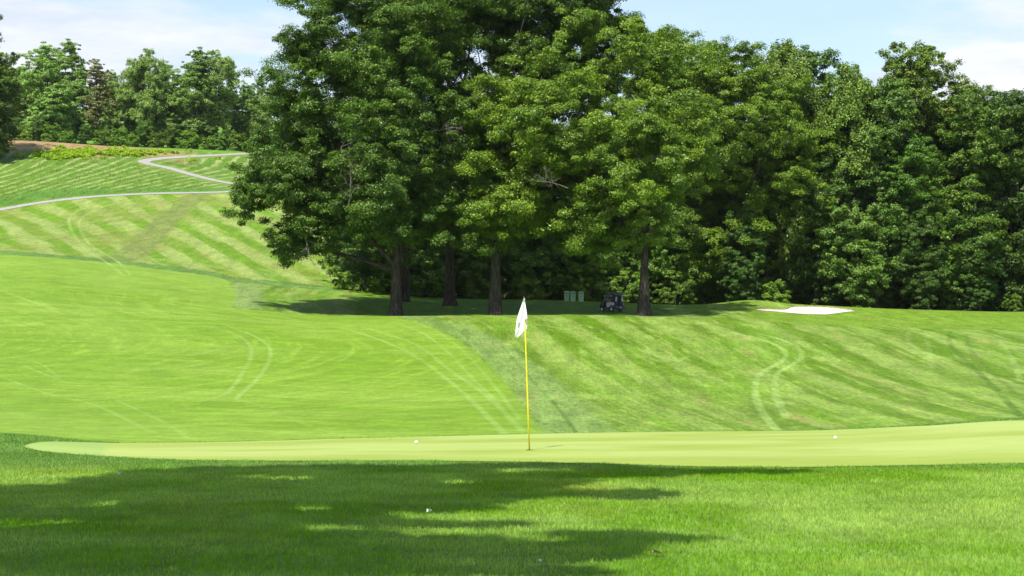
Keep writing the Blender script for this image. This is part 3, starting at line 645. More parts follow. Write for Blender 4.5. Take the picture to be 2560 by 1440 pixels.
# --- wood trees: a few kinds, copied
def wood_kind(name, seed, h, r0, blobs, n_cl, per, cr, leaf, hi, lo, flat=.62, droop=0, shell=.45, bark=None, nl=14, tip=None, top=.85, dead=None):
    rng = np.random.default_rng(seed); root = empty(name, (0, 0, 0))
    V, Fc, c, C = crown_geo(rng, blobs, n_cl, per, cr, leaf, hi, lo, flat, shell, droop, tip=tip)
    np_mesh('crown', V, Fc, M_LEAFW, root, c)
    bm_obj('trunk', trunk_bm(rng, h, r0, C, nl=nl, limb_r=.14, first=.15, seg=9, top=top, flare=1.3), bark or M_BARKW, root, smooth=True)
    if dead:
        for bse, dr, ln in dead:
            o = bm_obj('dead_branch', bare_branches_bm(rng, bse, dr, ln, 6, .07), M_DEAD, root); o['label'] = 'bare grey dead branch'
    return root
K = {}
K['maple'] = wood_kind('maple_tree', 31, 25, .32, [(0,0,15,5.2,5.2,9.5),(1.5,-1,8,4.6,4.6,6),(-2,0,18,3.5,3.5,6),(0,-1.5,5,4.2,4,4)], 440, 260, 1.05, .27, (.122,.220,.018), (.044,.100,.015))
K['tall'] = wood_kind('ash_tree', 32, 29, .30, [(0,0,21,4.2,4.2,8),(1,0,12,4.2,4.2,8),(-1.5,-1,7,3.6,3.6,5),(2.5,0,25,2.2,2.2,4)], 360, 230, 1.0, .25, (.130,.215,.030), (.052,.110,.024), dead=[((0.5,-3.0,13),(.5,-.3,.8),4)])
K['airy'] = wood_kind('locust_tree', 33, 30, .28, [(0,0,23.5,5.6,5.2,5.6),(-1.0,0,16,3.8,3.4,7),(2.2,0,26.5,2.8,2.5,2.4),(-2.6,0,26,2.6,2.2,2.2)], 420, 200, .80, .22, (.20,.29,.038), (.090,.16,.028), flat=.8, shell=.35, nl=40, tip=(.22,.24,.04))
K['weeping'] = wood_kind('feathery_tree', 34, 25, .26, [(0,0,17,4.4,4.4,8),(1,-.5,9,4.0,4.0,7),(-1.5,0,21,2.6,2.6,4)], 330, 230, .95, .23, (.185,.275,.040), (.080,.145,.028), flat=1.25, droop=.9)
K['dark'] = wood_kind('dark_tree', 35, 26, .30, [(0,0,14,5,5,10),(0,-1,6,4.8,4.6,5.5),(1.5,0,21,3,3,5)], 400, 220, 1.15, .29, (.085,.160,.020), (.034,.080,.016))
K['hill'] = wood_kind('maple_tree', 41, 25, .32, [(0,0,15,5.2,5.2,9.5),(1.5,-1,8,4.6,4.6,6),(-2,0,18,3.5,3.5,6),(0,-1.5,5,4.2,4,4)], 400, 200, 1.05, .32, (.27,.40,.085), (.13,.235,.055))  # maple again, leaf colour lightened to paint in the pale haze of distance
K['hillw'] = wood_kind('feathery_tree', 42, 25, .26, [(0,0,17,4.4,4.4,8),(1,-.5,9,4.0,4.0,7),(-1.5,0,21,2.6,2.6,4)], 330, 190, .95, .28, (.30,.40,.095), (.155,.245,.06), flat=1.1, droop=.7)  # feathery tree again, its leaves paled for the same painted haze
K['bush'] = wood_kind('bush', 36, 5, .08, [(0,0,2.2,2.6,2.3,2.2),(1.2,-.4,1.4,1.8,1.6,1.5),(-1.3,-.3,1.5,1.8,1.6,1.5)], 110, 200, .62, .20, (.20,.32,.030), (.09,.17,.024), nl=8, top=.6)
K['understory'] = wood_kind('sapling', 37, 11, .12, [(0,0,6.2,3.0,2.6,4.6),(.8,-.6,3.0,2.8,2.4,2.8),(-1.2,0,8,2.0,2,2.6)], 210, 220, .75, .21, (.145,.25,.030), (.06,.13,.024), nl=10)
K['brown'] = wood_kind('tall_pine', 38, 19, .26, [(0,0,17,2.3,2.3,1.4),(.5,0,14.5,2.6,2.4,1.2),(-.8,0,12,3.3,3,1.3),(0,0,9.3,3.8,3.4,1.5),(.6,0,6.5,3.4,3,1.6),(0,0,4,2.8,2.6,1.6)], 210, 120, .72, .26, (.30,.27,.10), (.15,.17,.07), flat=.38, shell=.2, nl=30, bark=M_BARK)
used = set()
def put(kind, px, Y, h_scale, label, group=None, rz=None, sx=None, cat='tree'):
    proto = K[kind]; x = (px - 1280) / F * Y
    if kind in used: o = copy_tree(proto)
    else: o = proto; used.add(kind)
    o.location = (x, Y, hgt(x, Y) - .1); o.rotation_euler = (0, 0, rz if rz is not None else ((px * 7.31 + Y * 3.3) % 6.28))
    w = sx or h_scale; o.scale = (w, w, h_scale)
    tag(o, label, 'bush' if kind == 'bush' else cat, group)
    return o
# right wood, prominent
put('airy', 2285, 236, 1.05, 'tallest airy yellow-green tree standing above the right wood against the cloud', sx=1.15)
put('weeping', 1950, 232, 1.17, 'feathery yellow-green tree with a bare forked top right of the domed oak')
put('tall', 2035, 243, 1.13, 'dark narrow tree top rising behind the feathery trees above the bunker')
put('weeping', 2115, 231, 1.06, 'feathery light green tree with hanging foliage behind the white bunker', rz=2.1)
put('tall', 2190, 230, .93, 'grey-green tree with dead twigs left of the tallest airy tree', rz=.2)
put('maple', 2290, 229, .80, 'deep green tree directly below the tallest airy tree', rz=1.0)
put('maple', 2440, 229, .98, 'dense rounded bright green tree near the right edge', rz=4.0)
put('weeping', 2390, 241, .98, 'pale olive tree top between the airy tree and the right edge', rz=4.4)
put('dark', 2545, 231, .98, 'dark green tree at the far right edge of the wood', rz=.4)
put('tall', 2500, 244, .97, 'thin topped tree with bare twigs behind the right edge trees', rz=3.0)
put('airy', 2590, 240, .86, 'yellowish open-crowned tree cut by the right edge', rz=2.2)
put('airy', 1745, 250, 1.10, 'pale feathery tree top peeping over the domed oak', rz=.9)
put('dark', 2040, 229, .76, 'dark shaded tree behind the mound of the bunker', rz=1.7)
put('dark', 2180, 232, .80, 'dark shaded tree right of the bunker in the wood edge', rz=2.9)
put('understory', 2130, 225, 1.10, 'small olive-leaved tree lit in front of the dark wood right of the bunker', rz=.3)
put('dark', 2300, 226, .50, 'dark bluish green young tree at the foot of the tallest airy tree', rz=1.3)
put('dark', 2450, 226, .45, 'dark young tree at the foot of the rounded tree near the right edge', rz=3.6)
put('dark', 1860, 225, .42, 'young leafy tree left of the bunker at the wood edge', rz=5.2)
put('bush', 2530, 226, .42, 'low pale shrub on the grass at the right end of the wood edge')
put('bush', 1940, 223, .55, 'small drooping light shrub behind the bunker mound', rz=2)
# behind the oaks: sunlit undergrowth
for px, Y, s, lb, kd in [(905,216,.95,'leafy bush at the left end of the undergrowth where the striped slope ends','bush'),(950,219,1.0,'bush glowing between hill slope and leftmost thick trunk','bush'),
    (1060,219,.95,'bright bush between the leftmost thick trunk and the flared trunk','bush'),(1180,221,.9,'bright bush between the flared trunk and the trunk left of the flag','bush'),
    (1330,221,.95,'sunlit bush behind the flag top left of the green bins','bush'),(1400,223,.8,'low arching bush directly behind the green bins','bush'),(1475,223,.85,'bush between green bins and golf cart','bush'),
    (1580,224,.75,'small bush behind the golf cart','bush'),(1690,224,.8,'bush at the wood edge right of the domed oak trunk','bush'),
    (890,222,1.0,'young tree above the left end of the undergrowth','understory'),(1000,224,1.0,'young tree behind the leftmost thick trunk','understory'),(1100,225,1.05,'young tree behind the flared trunk','understory'),
    (1290,225,1.05,'young tree in the undergrowth behind the flag','understory'),(1390,226,1.1,'yellowish young tree above the green bins','understory'),(1480,226,1.05,'young tree above and left of the golf cart','understory'),
    (1560,227,1.15,'olive young tree above the golf cart','understory'),(1670,227,1.1,'young tree right of the domed oak trunk','understory'),(1200,226,1.0,'young tree behind the trunk left of the flag','understory')]:
    put(kd, px, Y, s, lb)
# back rows of the wood: nothing tells them apart
G1 = 'dark trees filling the back of the right wood'; G1L = 'dark green tree filling the back of the wood'
for i, px in enumerate(range(900, 2700, 125)):
    put('dark', px + (i * 37) % 40, 246 + (i * 13) % 9, .92 if px > 1650 else .85, G1L, G1)
for i, px in enumerate(range(960, 2760, 165)):
    put('maple', px + (i * 53) % 60, 266 + (i * 17) % 12, .9, G1L, G1)
G3 = 'shaded undergrowth along the right wood'
for i, px in enumerate(range(1640, 2680, 52)):
    put('bush', px + (i * 29) % 23, 230 + (i * 11) % 9, .75 + .15 * (i % 3), 'shaded bush under the right wood', G3)
for i, px in enumerate(range(880, 1660, 60)):
    put('bush', px + (i * 29) % 23, 232 + (i * 11) % 7, 1.0, 'shaded bush deep behind the oaks', 'shaded undergrowth behind the oaks')
# --- left wood on the hilltop
put('maple', -58, 371, 1.28, 'tall dark leafy tree cut by the left edge, casting shade on the meadow', rz=.5, sx=1.15)
LW = [('hill',115,436,.80,'rounded light green tree left of the brown pine'),('hill',160,452,.86,'grey-green taller tree behind the rounded light green one'),('brown',240,434,1.0,'brownish tall pine standing above the hilltop wood'),
      ('hillw',370,436,.84,'pointed green tree right of the brown pine'),('hillw',335,442,.72,'slim tree between brown pine and pointed green tree'),('hill',420,446,.70,'dark rounded tree between the two tall hilltop trees'),('hill',490,434,.80,'leafy tall tree near the centre oak on the hilltop'),('hillw',535,437,.86,'feathery tree at the right end of the hilltop wood'),
      ('hill',605,446,.55,'low rounded tree beside the great oak on the hilltop'),('hillw',660,440,.5,'small feathery tree half hidden by the great oak'),('hill',60,446,.62,'dark tree just right of the left edge tree'),('hill',205,450,.55,'bright green tree top left of the brown pine'),('hillw',290,436,.55,'olive tree low right of the brown pine'),('hill',20,452,.62,'dark tree behind the left edge tree')]
for kd, px, Y, s, lb in LW: put(kd, px, Y, s, lb, sx=s * (1.2 if kd != 'brown' else 1.0))
for px, Y, s, lb in [(95,428,.55,'yellow-green bushy sapling left of the brown pine'),(210,427,.42,'green sapling below the brown pine'),(360,427,.55,'pale leafy sapling below the pointed green tree'),(430,428,.5,'olive sapling below the dark rounded tree'),(560,428,.45,'sapling at the foot of the feathery hilltop tree'),(30,428,.5,'sapling beside the left edge tree')]:
    put('understory', px, Y, s, lb)
GB = 'low bushes along the foot of the hilltop wood'
for i, px in enumerate([10,55,130,165,255,300,330,395,470,520,545,590,625]):
    put('bush', px, 424 + i % 3, .55 + .12 * (i % 3), 'low green bush at the foot of the hilltop wood', GB)
for i, px in enumerate(range(-40, 700, 62)):
    put('hill', px, 462 + (i * 7) % 8, .52 + .12 * (i % 3) / 2, 'dark tree at the back of the hilltop wood', 'dark trees at the back of the hilltop wood')

# wild plants on the meadow
rng = np.random.default_rng(77)
A = ground_line([(120,378),(200,378),(300,380),(400,384),(480,386)], 6); pts = []
for k in range(520):
    i = rng.integers(0, len(A)); x, y = A[i]; x += rng.normal() * 3.0; y += rng.normal() * 3.6 - 4.0
    if float(polyline_dist(np.array([x]), np.array([y]), PATH1)[0]) > 4.0 and y > 372: pts.append((x, y))
pts = np.array(pts); zz = height(pts[:, 0], pts[:, 1])
V, Fc, c, C = crown_geo(rng, [(p[0], p[1], z + .15, .6, .6, .2) for p, z in zip(pts, zz)], 1300, 50, .34, .22, (.42,.52,.03), (.22,.34,.03), shell=0)
tag(np_mesh('wildflower_patch', V, Fc, M_BLADE, col=c), 'band of bright yellow-green wild plants on the meadow below the wood', 'plants', kind='stuff')
# tussocks of the unmown slope
n = 1500; X = rng.uniform(-88, -38, n); Y = rng.uniform(322, 382, n); u = X / Y * F + 1280; ok = (u < 500) & (polyline_dist(X, Y, PATH1) > 3.0); X = X[ok]; Y = Y[ok]; Z = height(X, Y)
n = len(X); per = 14; ci = np.repeat(np.arange(n), per); N_ = n * per
bx_ = X[ci] + rng.normal(size=N_) * .45; by_ = Y[ci] + rng.normal(size=N_) * .45; bz_ = height(bx_, by_)
ang = rng.uniform(0, 6.28, N_); hh = rng.uniform(.10, .26, N_); w = .05
V = np.empty((N_, 3, 3)); V[:, 0] = np.stack([bx_ - np.cos(ang) * w, by_ - np.sin(ang) * w, bz_], -1); V[:, 1] = np.stack([bx_ + np.cos(ang) * w, by_ + np.sin(ang) * w, bz_], -1)
V[:, 2] = np.stack([bx_ + rng.normal(size=N_) * .15, by_ + rng.normal(size=N_) * .15, bz_ + hh], -1)
ct = mix(vary(.15,.27,.03), vary(.24,.27,.10), sstep(.35, .95, np.sin((bx_ - .34 * (by_ - 340) + .004 * (by_ - 340) ** 2 + 2.5 * (fbm(bx_, by_, 25, 98, 2) - .5)) * 2 * math.pi / 2.7))) * rng.uniform(.7, 1.2, N_)[:, None]
tag(np_mesh('meadow_grass', V.reshape(-1, 3), np.arange(N_ * 3).reshape(-1, 3), M_BLADE, col=np.repeat(ct, 3, 0)), 'long tufted grass on the unmown slope above the cart path', 'grass', kind='stuff')

# ------------------------------------------------------------------ tree overhead whose shade falls on the near lawn
def shade_tree():
    rng = np.random.default_rng(5); root = empty('shade_oak', (-11.5, 7.0, -1.6), 0, 'oak left of the camera whose branches reach over the near lawn', 'tree')
    base = np.array([-11.5, 7.0, -1.6])
    cl = []   # shaded areas on the ground: photo ellipse (px,py,rx,ry,count)
    areas = [(150,1300,330,70,60),(500,1225,330,52,80),(850,1190,380,24,60),(150,1400,300,60,30),(600,1330,300,50,50),(250,1330,420,60,70),(250,1420,400,30,50),(700,1425,300,20,26),(1000,1235,380,26,40),(1000,1305,320,14,14),(850,1265,260,40,42),(1150,1200,300,34,60),(1150,1265,250,28,30),(1480,1185,280,14,26),(1750,1180,240,4,6),(1500,1238,160,8,9),
             (1250,1370,330,32,30),(1550,1350,150,16,8),(850,1390,300,40,20),(300,1235,300,30,40),(-100,1280,250,60,40),(1150,1430,300,14,8),(1200,1300,100,6,2),(20,1230,200,14,16),(900,1172,400,9,26),(1350,1168,200,7,14)]
    for (px, py, rx, ry, n) in areas:
        for _ in range(int(n * 2.9)):
            a = rng.uniform(0, 6.28); q = math.sqrt(rng.random()); py_ = py + math.sin(a) * q * ry; Yg_ = 8000 / (py_ - HZ); Xg_ = (px + math.cos(a) * q * rx - 1280) / F * Yg_
            if float(fbm(np.array([Xg_]), np.array([Yg_]) * 1.5, .75, 123, 3)[0]) > (.56 if py_ < 1280 else .505): continue
            h = rng.uniform(8.5, 11.5)
            s = h / math.tan(R(SUN_EL)); d = Vector((SUN_DIR.x, SUN_DIR.y, 0)).normalized()
            cl.append((Xg_ + d.x * s, Yg_ + d.y * s, -1.6 + h))
    C = np.array(cl); n = len(C); per = 135; ci = np.repeat(np.arange(n), per); N = n * per
    Pp = C[ci] + rng.normal(size=(N, 3)) * np.array([.15, .11, .10]) - base
    nr = rng.normal(size=(N, 3)) + np.array([0, 0, 1.0]); nr /= np.linalg.norm(nr, axis=1)[:, None]; a = rng.normal(size=(N, 3)); t1 = np.cross(nr, a); t1 /= np.linalg.norm(t1, axis=1)[:, None]; t2 = np.cross(nr, t1)
    s = .16 * rng.uniform(.7, 1.3, N)[:, None]
    V = np.empty((N, 4, 3)); V[:, 0] = Pp - t1 * s * .6; V[:, 1] = Pp + t2 * s * .35; V[:, 2] = Pp + t1 * s * .6; V[:, 3] = Pp - t2 * s * .35
    col = np.array(LO_OAK) + (np.array(HI_OAK) - np.array(LO_OAK)) * rng.random(N)[:, None]
    np_mesh('crown', V.reshape(-1, 3), np.arange(N * 4).reshape(-1, 4), M_LEAF, root, np.repeat(col, 4, 0))
    Cl = C - base
    bm = trunk_bm(rng, 14, .5, Cl, nl=45, limb_r=.16, first=.45, seg=14, twigs=0)
    bm_obj('trunk', bm, M_BARK, root, smooth=True)
shade_tree()

# ------------------------------------------------------------------ flagstick
M_YEL = simple_mat('yellow_fibreglass', (.78, .62, .008), .35, noise=.05); M_CLOTH = simple_mat('white_flag_cloth', (.86, .86, .87), .8, noise=.03, scale=30)
M_BLACK = simple_mat('black_plastic', (.02, .02, .022), .5, noise=.2); M_NAVYINK = simple_mat('navy_ink', (.05, .07, .13), .7)
fx, fy = trace(1323.5, 1127); fz = hgt(fx, fy) + .012
flag = empty('flagstick', (fx, fy, fz), 0, 'yellow flagstick with a limp white flag in the hole of the putting green', 'flagstick')
SC = fy / F   # metres per photo pixel at the flag
ln = Vector((-13.5 * SC, 0, 384 * SC)); Lp = ln.length
def fp(t): return ln * t
bm = bmesh.new(); add_tube(bm, [fp(-.02), fp(.3), fp(.6), fp(.985)], [.0105, .0098, .0088, .0075], 12); bm_obj('pole', bm, M_YEL, flag, smooth=True)
bm = bmesh.new(); add_tube(bm, [fp(.975), fp(.98), fp(.995), fp(1.0)], [.008, .0125, .0125, .006], 12); bm_obj('finial', bm, M_BLACK, flag, smooth=True)
bm = bmesh.new(); add_tube(bm, [fp(.345), fp(.349)], .012, 12); bm_obj('pole_ring', bm, M_YEL, flag)
# limp cloth: rows of (height fraction, left edge px offset, right edge px offset)
rowsF = [(748,1309.5,1311.5),(760,1305.5,1313),(775,1300.5,1315.2),(790,1295.5,1317.5),(800,1292.5,1318),(810,1291,1318),(820,1290,1317.6),(828,1289.2,1317),(834,1288.8,1311),(840,1288.5,1303),(846,1288.8,1293.5)]
nr, ncl = len(rowsF) * 3 - 2, 26
yy = np.linspace(748, 846, nr); l = np.interp(yy, [r[0] for r in rowsF], [r[1] for r in rowsF]); rgt = np.interp(yy, [r[0] for r in rowsF], [r[2] for r in rowsF])
V = []
for j in range(nr):
    for i in range(ncl):
        t = i / (ncl - 1); px = l[j] * (1 - t) + rgt[j] * t; wv = (rgt[j] - l[j]) * SC
        d = .016 * math.sin(t * 8 + yy[j] * .035) * min(1, wv * 7) + .008 * math.sin(t * 4 - yy[j] * .06) + (.03 * t)
        V.append(((px - 1323.5) * SC, d * .8 - .045 + (.06 if (yy[j] > 803 and t > .75) else 0), (1127 - yy[j]) * SC))
cl = np_mesh('flag', np.array(V), grid_faces(nr, ncl), M_CLOTH, flag, smooth=True)
sm = cl.modifiers.new('thickness', 'SOLIDIFY'); sm.thickness = .0015
# small printed emblem on the lower corner, following the cloth
def cloth_pt(px, py):
    L_ = np.interp(py, yy, l); R_ = np.interp(py, yy, rgt); t = (px - L_) / (R_ - L_); wv = (R_ - L_) * SC
    d = .016 * math.sin(t * 8 + py * .035) * min(1, wv * 7) + .008 * math.sin(t * 4 - py * .06) + .03 * t
    return Vector(((px - 1323.5) * SC, d * .8 - .051, (1127 - py) * SC))
bm = bmesh.new()
for st in ([(1299.5,809.5),(1296.5,809.8),(1294.8,812),(1294.6,815),(1296,817.5)],[(1296.5,811.5),(1298.5,812.5),(1298,815),(1295.8,818.5),(1294.5,819)],[(1293.8,817),(1295.8,820.5)]):
    add_tube(bm, [cloth_pt(*p) for p in st], .0022, 6)
bm_obj('emblem', bm, M_NAVYINK, flag)
# hole
bm = bmesh.new(); bmesh.ops.create_circle(bm, cap_ends=True, radius=.054, segments=28)
hole = bm_obj('golf_hole', bm, simple_mat('hole_shadow', (.03, .03, .02), .9)); hole.location = (fx, fy, fz + .004)
tag(hole, 'dark round hole in the putting green at the foot of the flagstick', 'golf hole')
# balls
M_BALL = simple_mat('white_golf_ball', (.82, .82, .82), .3, noise=.02)
def ball(px, py, label):
    x, y = trace(px, py + 4); bm = bmesh.new(); bmesh.ops.create_icosphere(bm, subdivisions=4, radius=.0245)
    for v in bm.verts:
        n = v.co.normalized(); k = abs(math.sin(n.x * 14) * math.sin(n.y * 14 + 1) * math.sin(n.z * 14 + 2)); v.co = n * (.0245 - .0006 * k)
    o = bm_obj('golf_ball', bm, M_BALL, smooth=True); o.location = (x, y, hgt(x, y) + .012 + .0235); tag(o, label, 'golf ball', 'white balls on the putting green')
ball(1041, 1107, 'white golf ball lying left of the flagstick'); ball(2087, 1095.5, 'white golf ball lying far right of the flagstick')
# fallen leaves and scraps on the lawn
def litter(px, py, r, col, label, name='fallen_leaf', curl=.4, seed=0, lift=.02):
    rg = random.Random(seed); x, y = trace(px, py); bm = bmesh.new(); n = 11; c = bm.verts.new((0, 0, r * .12)); ring = []
    for k in range(n):
        a = 2 * math.pi * k / n; rr = r * (1 if k % 2 else .62) * rg.uniform(.8, 1.2); ring.append(bm.verts.new((math.cos(a) * rr, math.sin(a) * rr * .7, curl * rr * abs(math.cos(a + seed)) + rg.uniform(0, .2) * r)))
    for k in range(n): bm.faces.new((c, ring[k], ring[(k + 1) % n]))
    o = bm_obj(name, bm, simple_mat(name + '_skin', col, .7, noise=.15, scale=40), smooth=False); s = o.modifiers.new('thickness', 'SOLIDIFY'); s.thickness = .002
    o.location = (x, y, hgt(x, y) + lift); o.rotation_euler = (rg.uniform(-.5, .3), rg.uniform(-.3, .3), rg.uniform(0, 6)); tag(o, label, 'leaf' if name == 'fallen_leaf' else 'feather', 'scraps lying on the turf')
litter(299, 1197, .042, (.62,.66,.62), 'curled whitish leaf in the shaded lawn at left', seed=1, lift=.055, curl=.9)
litter(941, 1171, .022, (.55,.58,.58), 'tiny pale leaf at the shaded edge of the green', seed=2, lift=.05)
litter(1072, 1296, .036, (.62,.66,.66), 'pale lobed leaf in the middle of the shaded lawn', seed=3, lift=.055, curl=.9)
litter(1349, 1419, .022, (.62,.52,.45), 'pinkish pale leaf near the bottom centre of the lawn', seed=4, lift=.05)
litter(1640, 1399, .045, (.30,.25,.10), 'brown dry leaf on the lawn right of the lower centre', seed=5, lift=.05)
litter(388, 1213, .02, (.45,.30,.25), 'small pinkish leaf right of the curled whitish leaf', seed=6, lift=.05)
litter(976, 1101, .02, (.12,.09,.03), 'tiny brown leaf on the putting green left of the ball', seed=7, lift=.018)
litter(107, 1207, .022, (.35,.33,.36), 'small grey leaf at the shadow edge on the left', seed=8, lift=.05)
litter(360, 1117, .018, (.7,.7,.66), 'left one of two white flecks at the back of the putting green', seed=9, lift=.018)
litter(405, 1116, .018, (.7,.7,.66), 'right one of two white flecks at the back of the putting green', seed=10, lift=.018)

# ------------------------------------------------------------------ green bins
M_BIN = simple_mat('pale_green_plastic', (.34, .54, .33), .5, noise=.08, scale=3); M_BIN2 = simple_mat('bin_panel_green', (.28, .47, .28), .5, noise=.08)
def make_bin():
    root = empty('litter_bin', (0, 0, 0))
    bm = bmesh.new(); add_box(bm, -.27, .27, -.22, .22, 0, .98); bm_obj('body', bm, M_BIN, root, bevel=.035)
    bm = bmesh.new(); add_box(bm, -.285, .285, -.235, .235, .985, 1.05); v = add_box(bm, -.2, .2, -.16, .16, 1.05, 1.09); bm_obj('lid', bm, M_BIN, root, bevel=.02)
    for sx in (-.115, .115):
        bm = bmesh.new(); bmesh.ops.create_cone(bm, cap_ends=True, segments=20, radius1=.06, radius2=.06, depth=.02)
        for vv in bm.verts: vv.co = Vector((vv.co.x + sx, -.232 + vv.co.z, vv.co.y * 1.25 + .845))
        bm_obj('opening', bm, M_BLACK, root)
    bm = bmesh.new(); add_box(bm, -.21, .21, -.232, -.222, .12, .66); bm_obj('front_panel', bm, M_BIN2, root)
    bm = bmesh.new()
    for k in range(3): add_box(bm, -.16 + .05 * k, -.16 + .05 * k + .17, -.238, -.233, .69 - .03 * k * 0, .705)
    add_box(bm, -.14, .14, -.2345, -.2325, .56, .60); bm_obj('lettering_strip', bm, simple_mat('bin_print', (.10, .25, .15), .6), root)
    return root
b0 = make_bin()
for i, (px, lb) in enumerate([(1417.5,'leftmost of the three pale green bins behind the oaks'),(1432.5,'middle one of the three pale green bins'),(1452,'pale green bin standing apart, nearest the golf cart')]):
    o = b0 if i == 0 else copy_tree(b0); x = (px - 1280) / F * 215; o.location = (x, 215 - .3 * i, hgt(x, 215 - .3 * i) - .01); o.rotation_euler = (0, 0, -.12 + .03 * i); tag(o, lb, 'bin', 'pale green bins at the wood edge')

# ------------------------------------------------------------------ golf cart
M_CWHITE = simple_mat('cart_pale_body', (.36, .40, .42), .25, noise=.04, scale=2); M_NAVY = simple_mat('cart_navy_plastic', (.010, .017, .032), .4, noise=.15, scale=4)
M_ROOF = simple_mat('cart_blue_roof', (.035, .11, .42), .3, noise=.08, scale=3); M_TYRE = simple_mat('tyre_rubber', (.02, .02, .02), .8, noise=.2); M_RIM = simple_mat('white_hubcap', (.60, .60, .60), .3, noise=.05)
M_SEAT = simple_mat('dark_seat_vinyl', (.025, .03, .045), .55, noise=.2); M_METAL = simple_mat('dark_metal', (.05, .05, .055), .35, metal=.6, noise=.1)
M_GLASS, _nt, _b, _l = mat_new('clear_windscreen'); _b.inputs['Base Color'].default_value = (.75, .9, .85, 1); _b.inputs['Transmission Weight'].default_value = .9; _b.inputs['Roughness'].default_value = .03; _b.inputs['IOR'].default_value = 1.1
cx = (1531 - 1280) / F * 190.5; cyy = 190.5
cart = empty('golf_cart', (cx, cyy, hgt(cx, cyy)), R(37), 'dark blue golf cart with a pale side panel parked under the oaks', 'golf cart')
CH = cart
def P_(name, f, m, parent=None, bevel=0.0, smooth=False):
    bm = bmesh.new(); f(bm); return bm_obj(name, bm, m, parent or cart, smooth=smooth, bevel=bevel)
P_('chassis', lambda bm: add_box(bm, -.50, .50, -1.05, 1.1, .20, .34), M_NAVY, bevel=.02)
P_('floor_pan', lambda bm: add_box(bm, -.53, .53, .05, .62, .341, .37), M_NAVY)
# rear side body: profile with wheel arch
def rear_body(bm):
    pts = [(-.95,.62),(-.98,.80),(-.90,.88),(-.35,.90),(.10,.78),(.14,.70),(.02,.40),(-.12,.37),(-.20,.50),(-.33,.61),(-.50,.66),(-.68,.62),(-.80,.52)]
    for s in (-1, 1): add_prism_x(bm, pts, s * .60 - .03, s * .60 + .03)
    add_box(bm, -.569, .569, -.35, .08, .45, .72)
P_('rear_side_panel', rear_body, M_CWHITE, bevel=.012)
def front_body(bm):
    add_prism_x(bm, [(.62,.40),(.66,.95),(.78,1.0),(1.05,.80),(1.22,.62),(1.24,.45),(1.10,.38),(1.05,.55),(.90,.62),(.76,.55),(.70,.38)], -.58, .58)
P_('front_cowl', front_body, M_NAVY, bevel=.02)
P_('dashboard', lambda bm: add_box(bm, -.52, .52, .56, .655, .80, .98), M_NAVY, bevel=.015)
P_('rear_bag_well', lambda bm: (add_box(bm, -.55, .55, -1.12, -.45, .345, .56), add_box(bm, -.50, .50, -.60, -.50, .565, 1.05)), M_NAVY, bevel=.015)
P_('rear_bumper', lambda bm: add_box(bm, -.58, .58, -1.22, -1.125, .28, .50), M_NAVY, bevel=.03)
P_('number_plate', lambda bm: add_box(bm, -.12, .12, -1.235, -1.222, .33, .42), M_CWHITE)
for s in (-1, 1):
    P_('tail_light', lambda bm: add_box(bm, s * .50 - .05, s * .50 + .05, -1.238, -1.222, .42, .47), simple_mat('red_lens', (.35, .02, .02), .3))
    P_('headlight', lambda bm: add_box(bm, s * .42 - .09, s * .42 + .09, 1.235, 1.25, .55, .63), simple_mat('clear_lens', (.7, .7, .7), .15))
P_('seat', lambda bm: add_box(bm, -.53, .53, -.38, .08, .73, .86), M_SEAT, bevel=.04)
P_('seat_back', lambda bm: [add_box(bm, s * .27 - .24, s * .27 + .24, -.49, -.40, .92, 1.25) for s in (-1, 1)], M_SEAT, bevel=.03)
for s in (-1, 1):
    P_('roof_post', lambda bm: add_tube(bm, [(s * .54, -.62, .56), (s * .53, -.66, 1.2), (s * .50, -.72, 1.78)], .018, 8), M_METAL, smooth=True)
    P_('roof_post', lambda bm: add_tube(bm, [(s * .54, .80, .95), (s * .52, .68, 1.4), (s * .50, .52, 1.80)], .018, 8), M_METAL, smooth=True)
    P_('armrest', lambda bm: add_tube(bm, [(s * .57, -.42, .86), (s * .58, -.40, 1.02), (s * .58, -.05, 1.03), (s * .57, -.02, .86)], .016, 8), M_METAL, smooth=True)
def roof(bm):
    n = 9
    for i, z in enumerate((0, 1)):
        pass
    V = []
    for j in range(n):
        for i in range(n):
            x = -.60 + 1.2 * i / (n - 1); y = -.92 + 1.72 * j / (n - 1); e = (x / .60) ** 4 + ((y + .06) / .86) ** 4
            V.append(bm.verts.new((x, y, 1.86 - .035 * e + .02 * math.cos(x * 3))))
    for j in range(n - 1):
        for i in range(n - 1): bm.faces.new((V[j * n + i], V[j * n + i + 1], V[(j + 1) * n + i + 1], V[(j + 1) * n + i]))
    bmesh.ops.solidify(bm, geom=list(bm.faces), thickness=-.05)
P_('roof', roof, M_ROOF, smooth=False)
P_('rear_canopy_flap', lambda bm: (add_prism_x(bm, [(-.90,1.79),(-.94,1.55),(-.93,1.55),(-.885,1.79)], -.56, .56), [add_prism_x(bm, [(-.90,1.785),(-.93,1.56),(-.45,1.68),(-.20,1.785)], s * .575 - .004, s * .575 + .004) for s in (-1, 1)]), M_NAVY)
ws = P_('windscreen', lambda bm: add_prism_x(bm, [(.80,1.0),(.56,1.76),(.568,1.762),(.808,1.002)], -.49, .49), M_GLASS)
P_('windscreen_bar', lambda bm: add_tube(bm, [(-.5, .70, 1.33), (.5, .70, 1.33)], .014, 8), M_METAL, ws)
sw = P_('steering_wheel', lambda bm: add_tube(bm, [(-.27 + .17 * math.cos(a), .40 + .10 * math.sin(a), 1.08 + .13 * math.sin(a)) for a in np.linspace(0, 2 * math.pi, 25)], .013, 6, caps=False), M_BLACK, smooth=True)
P_('steering_column', lambda bm: add_tube(bm, [(-.27, .41, 1.075), (-.27, .60, .90)], .02, 8), M_BLACK, sw, smooth=True)
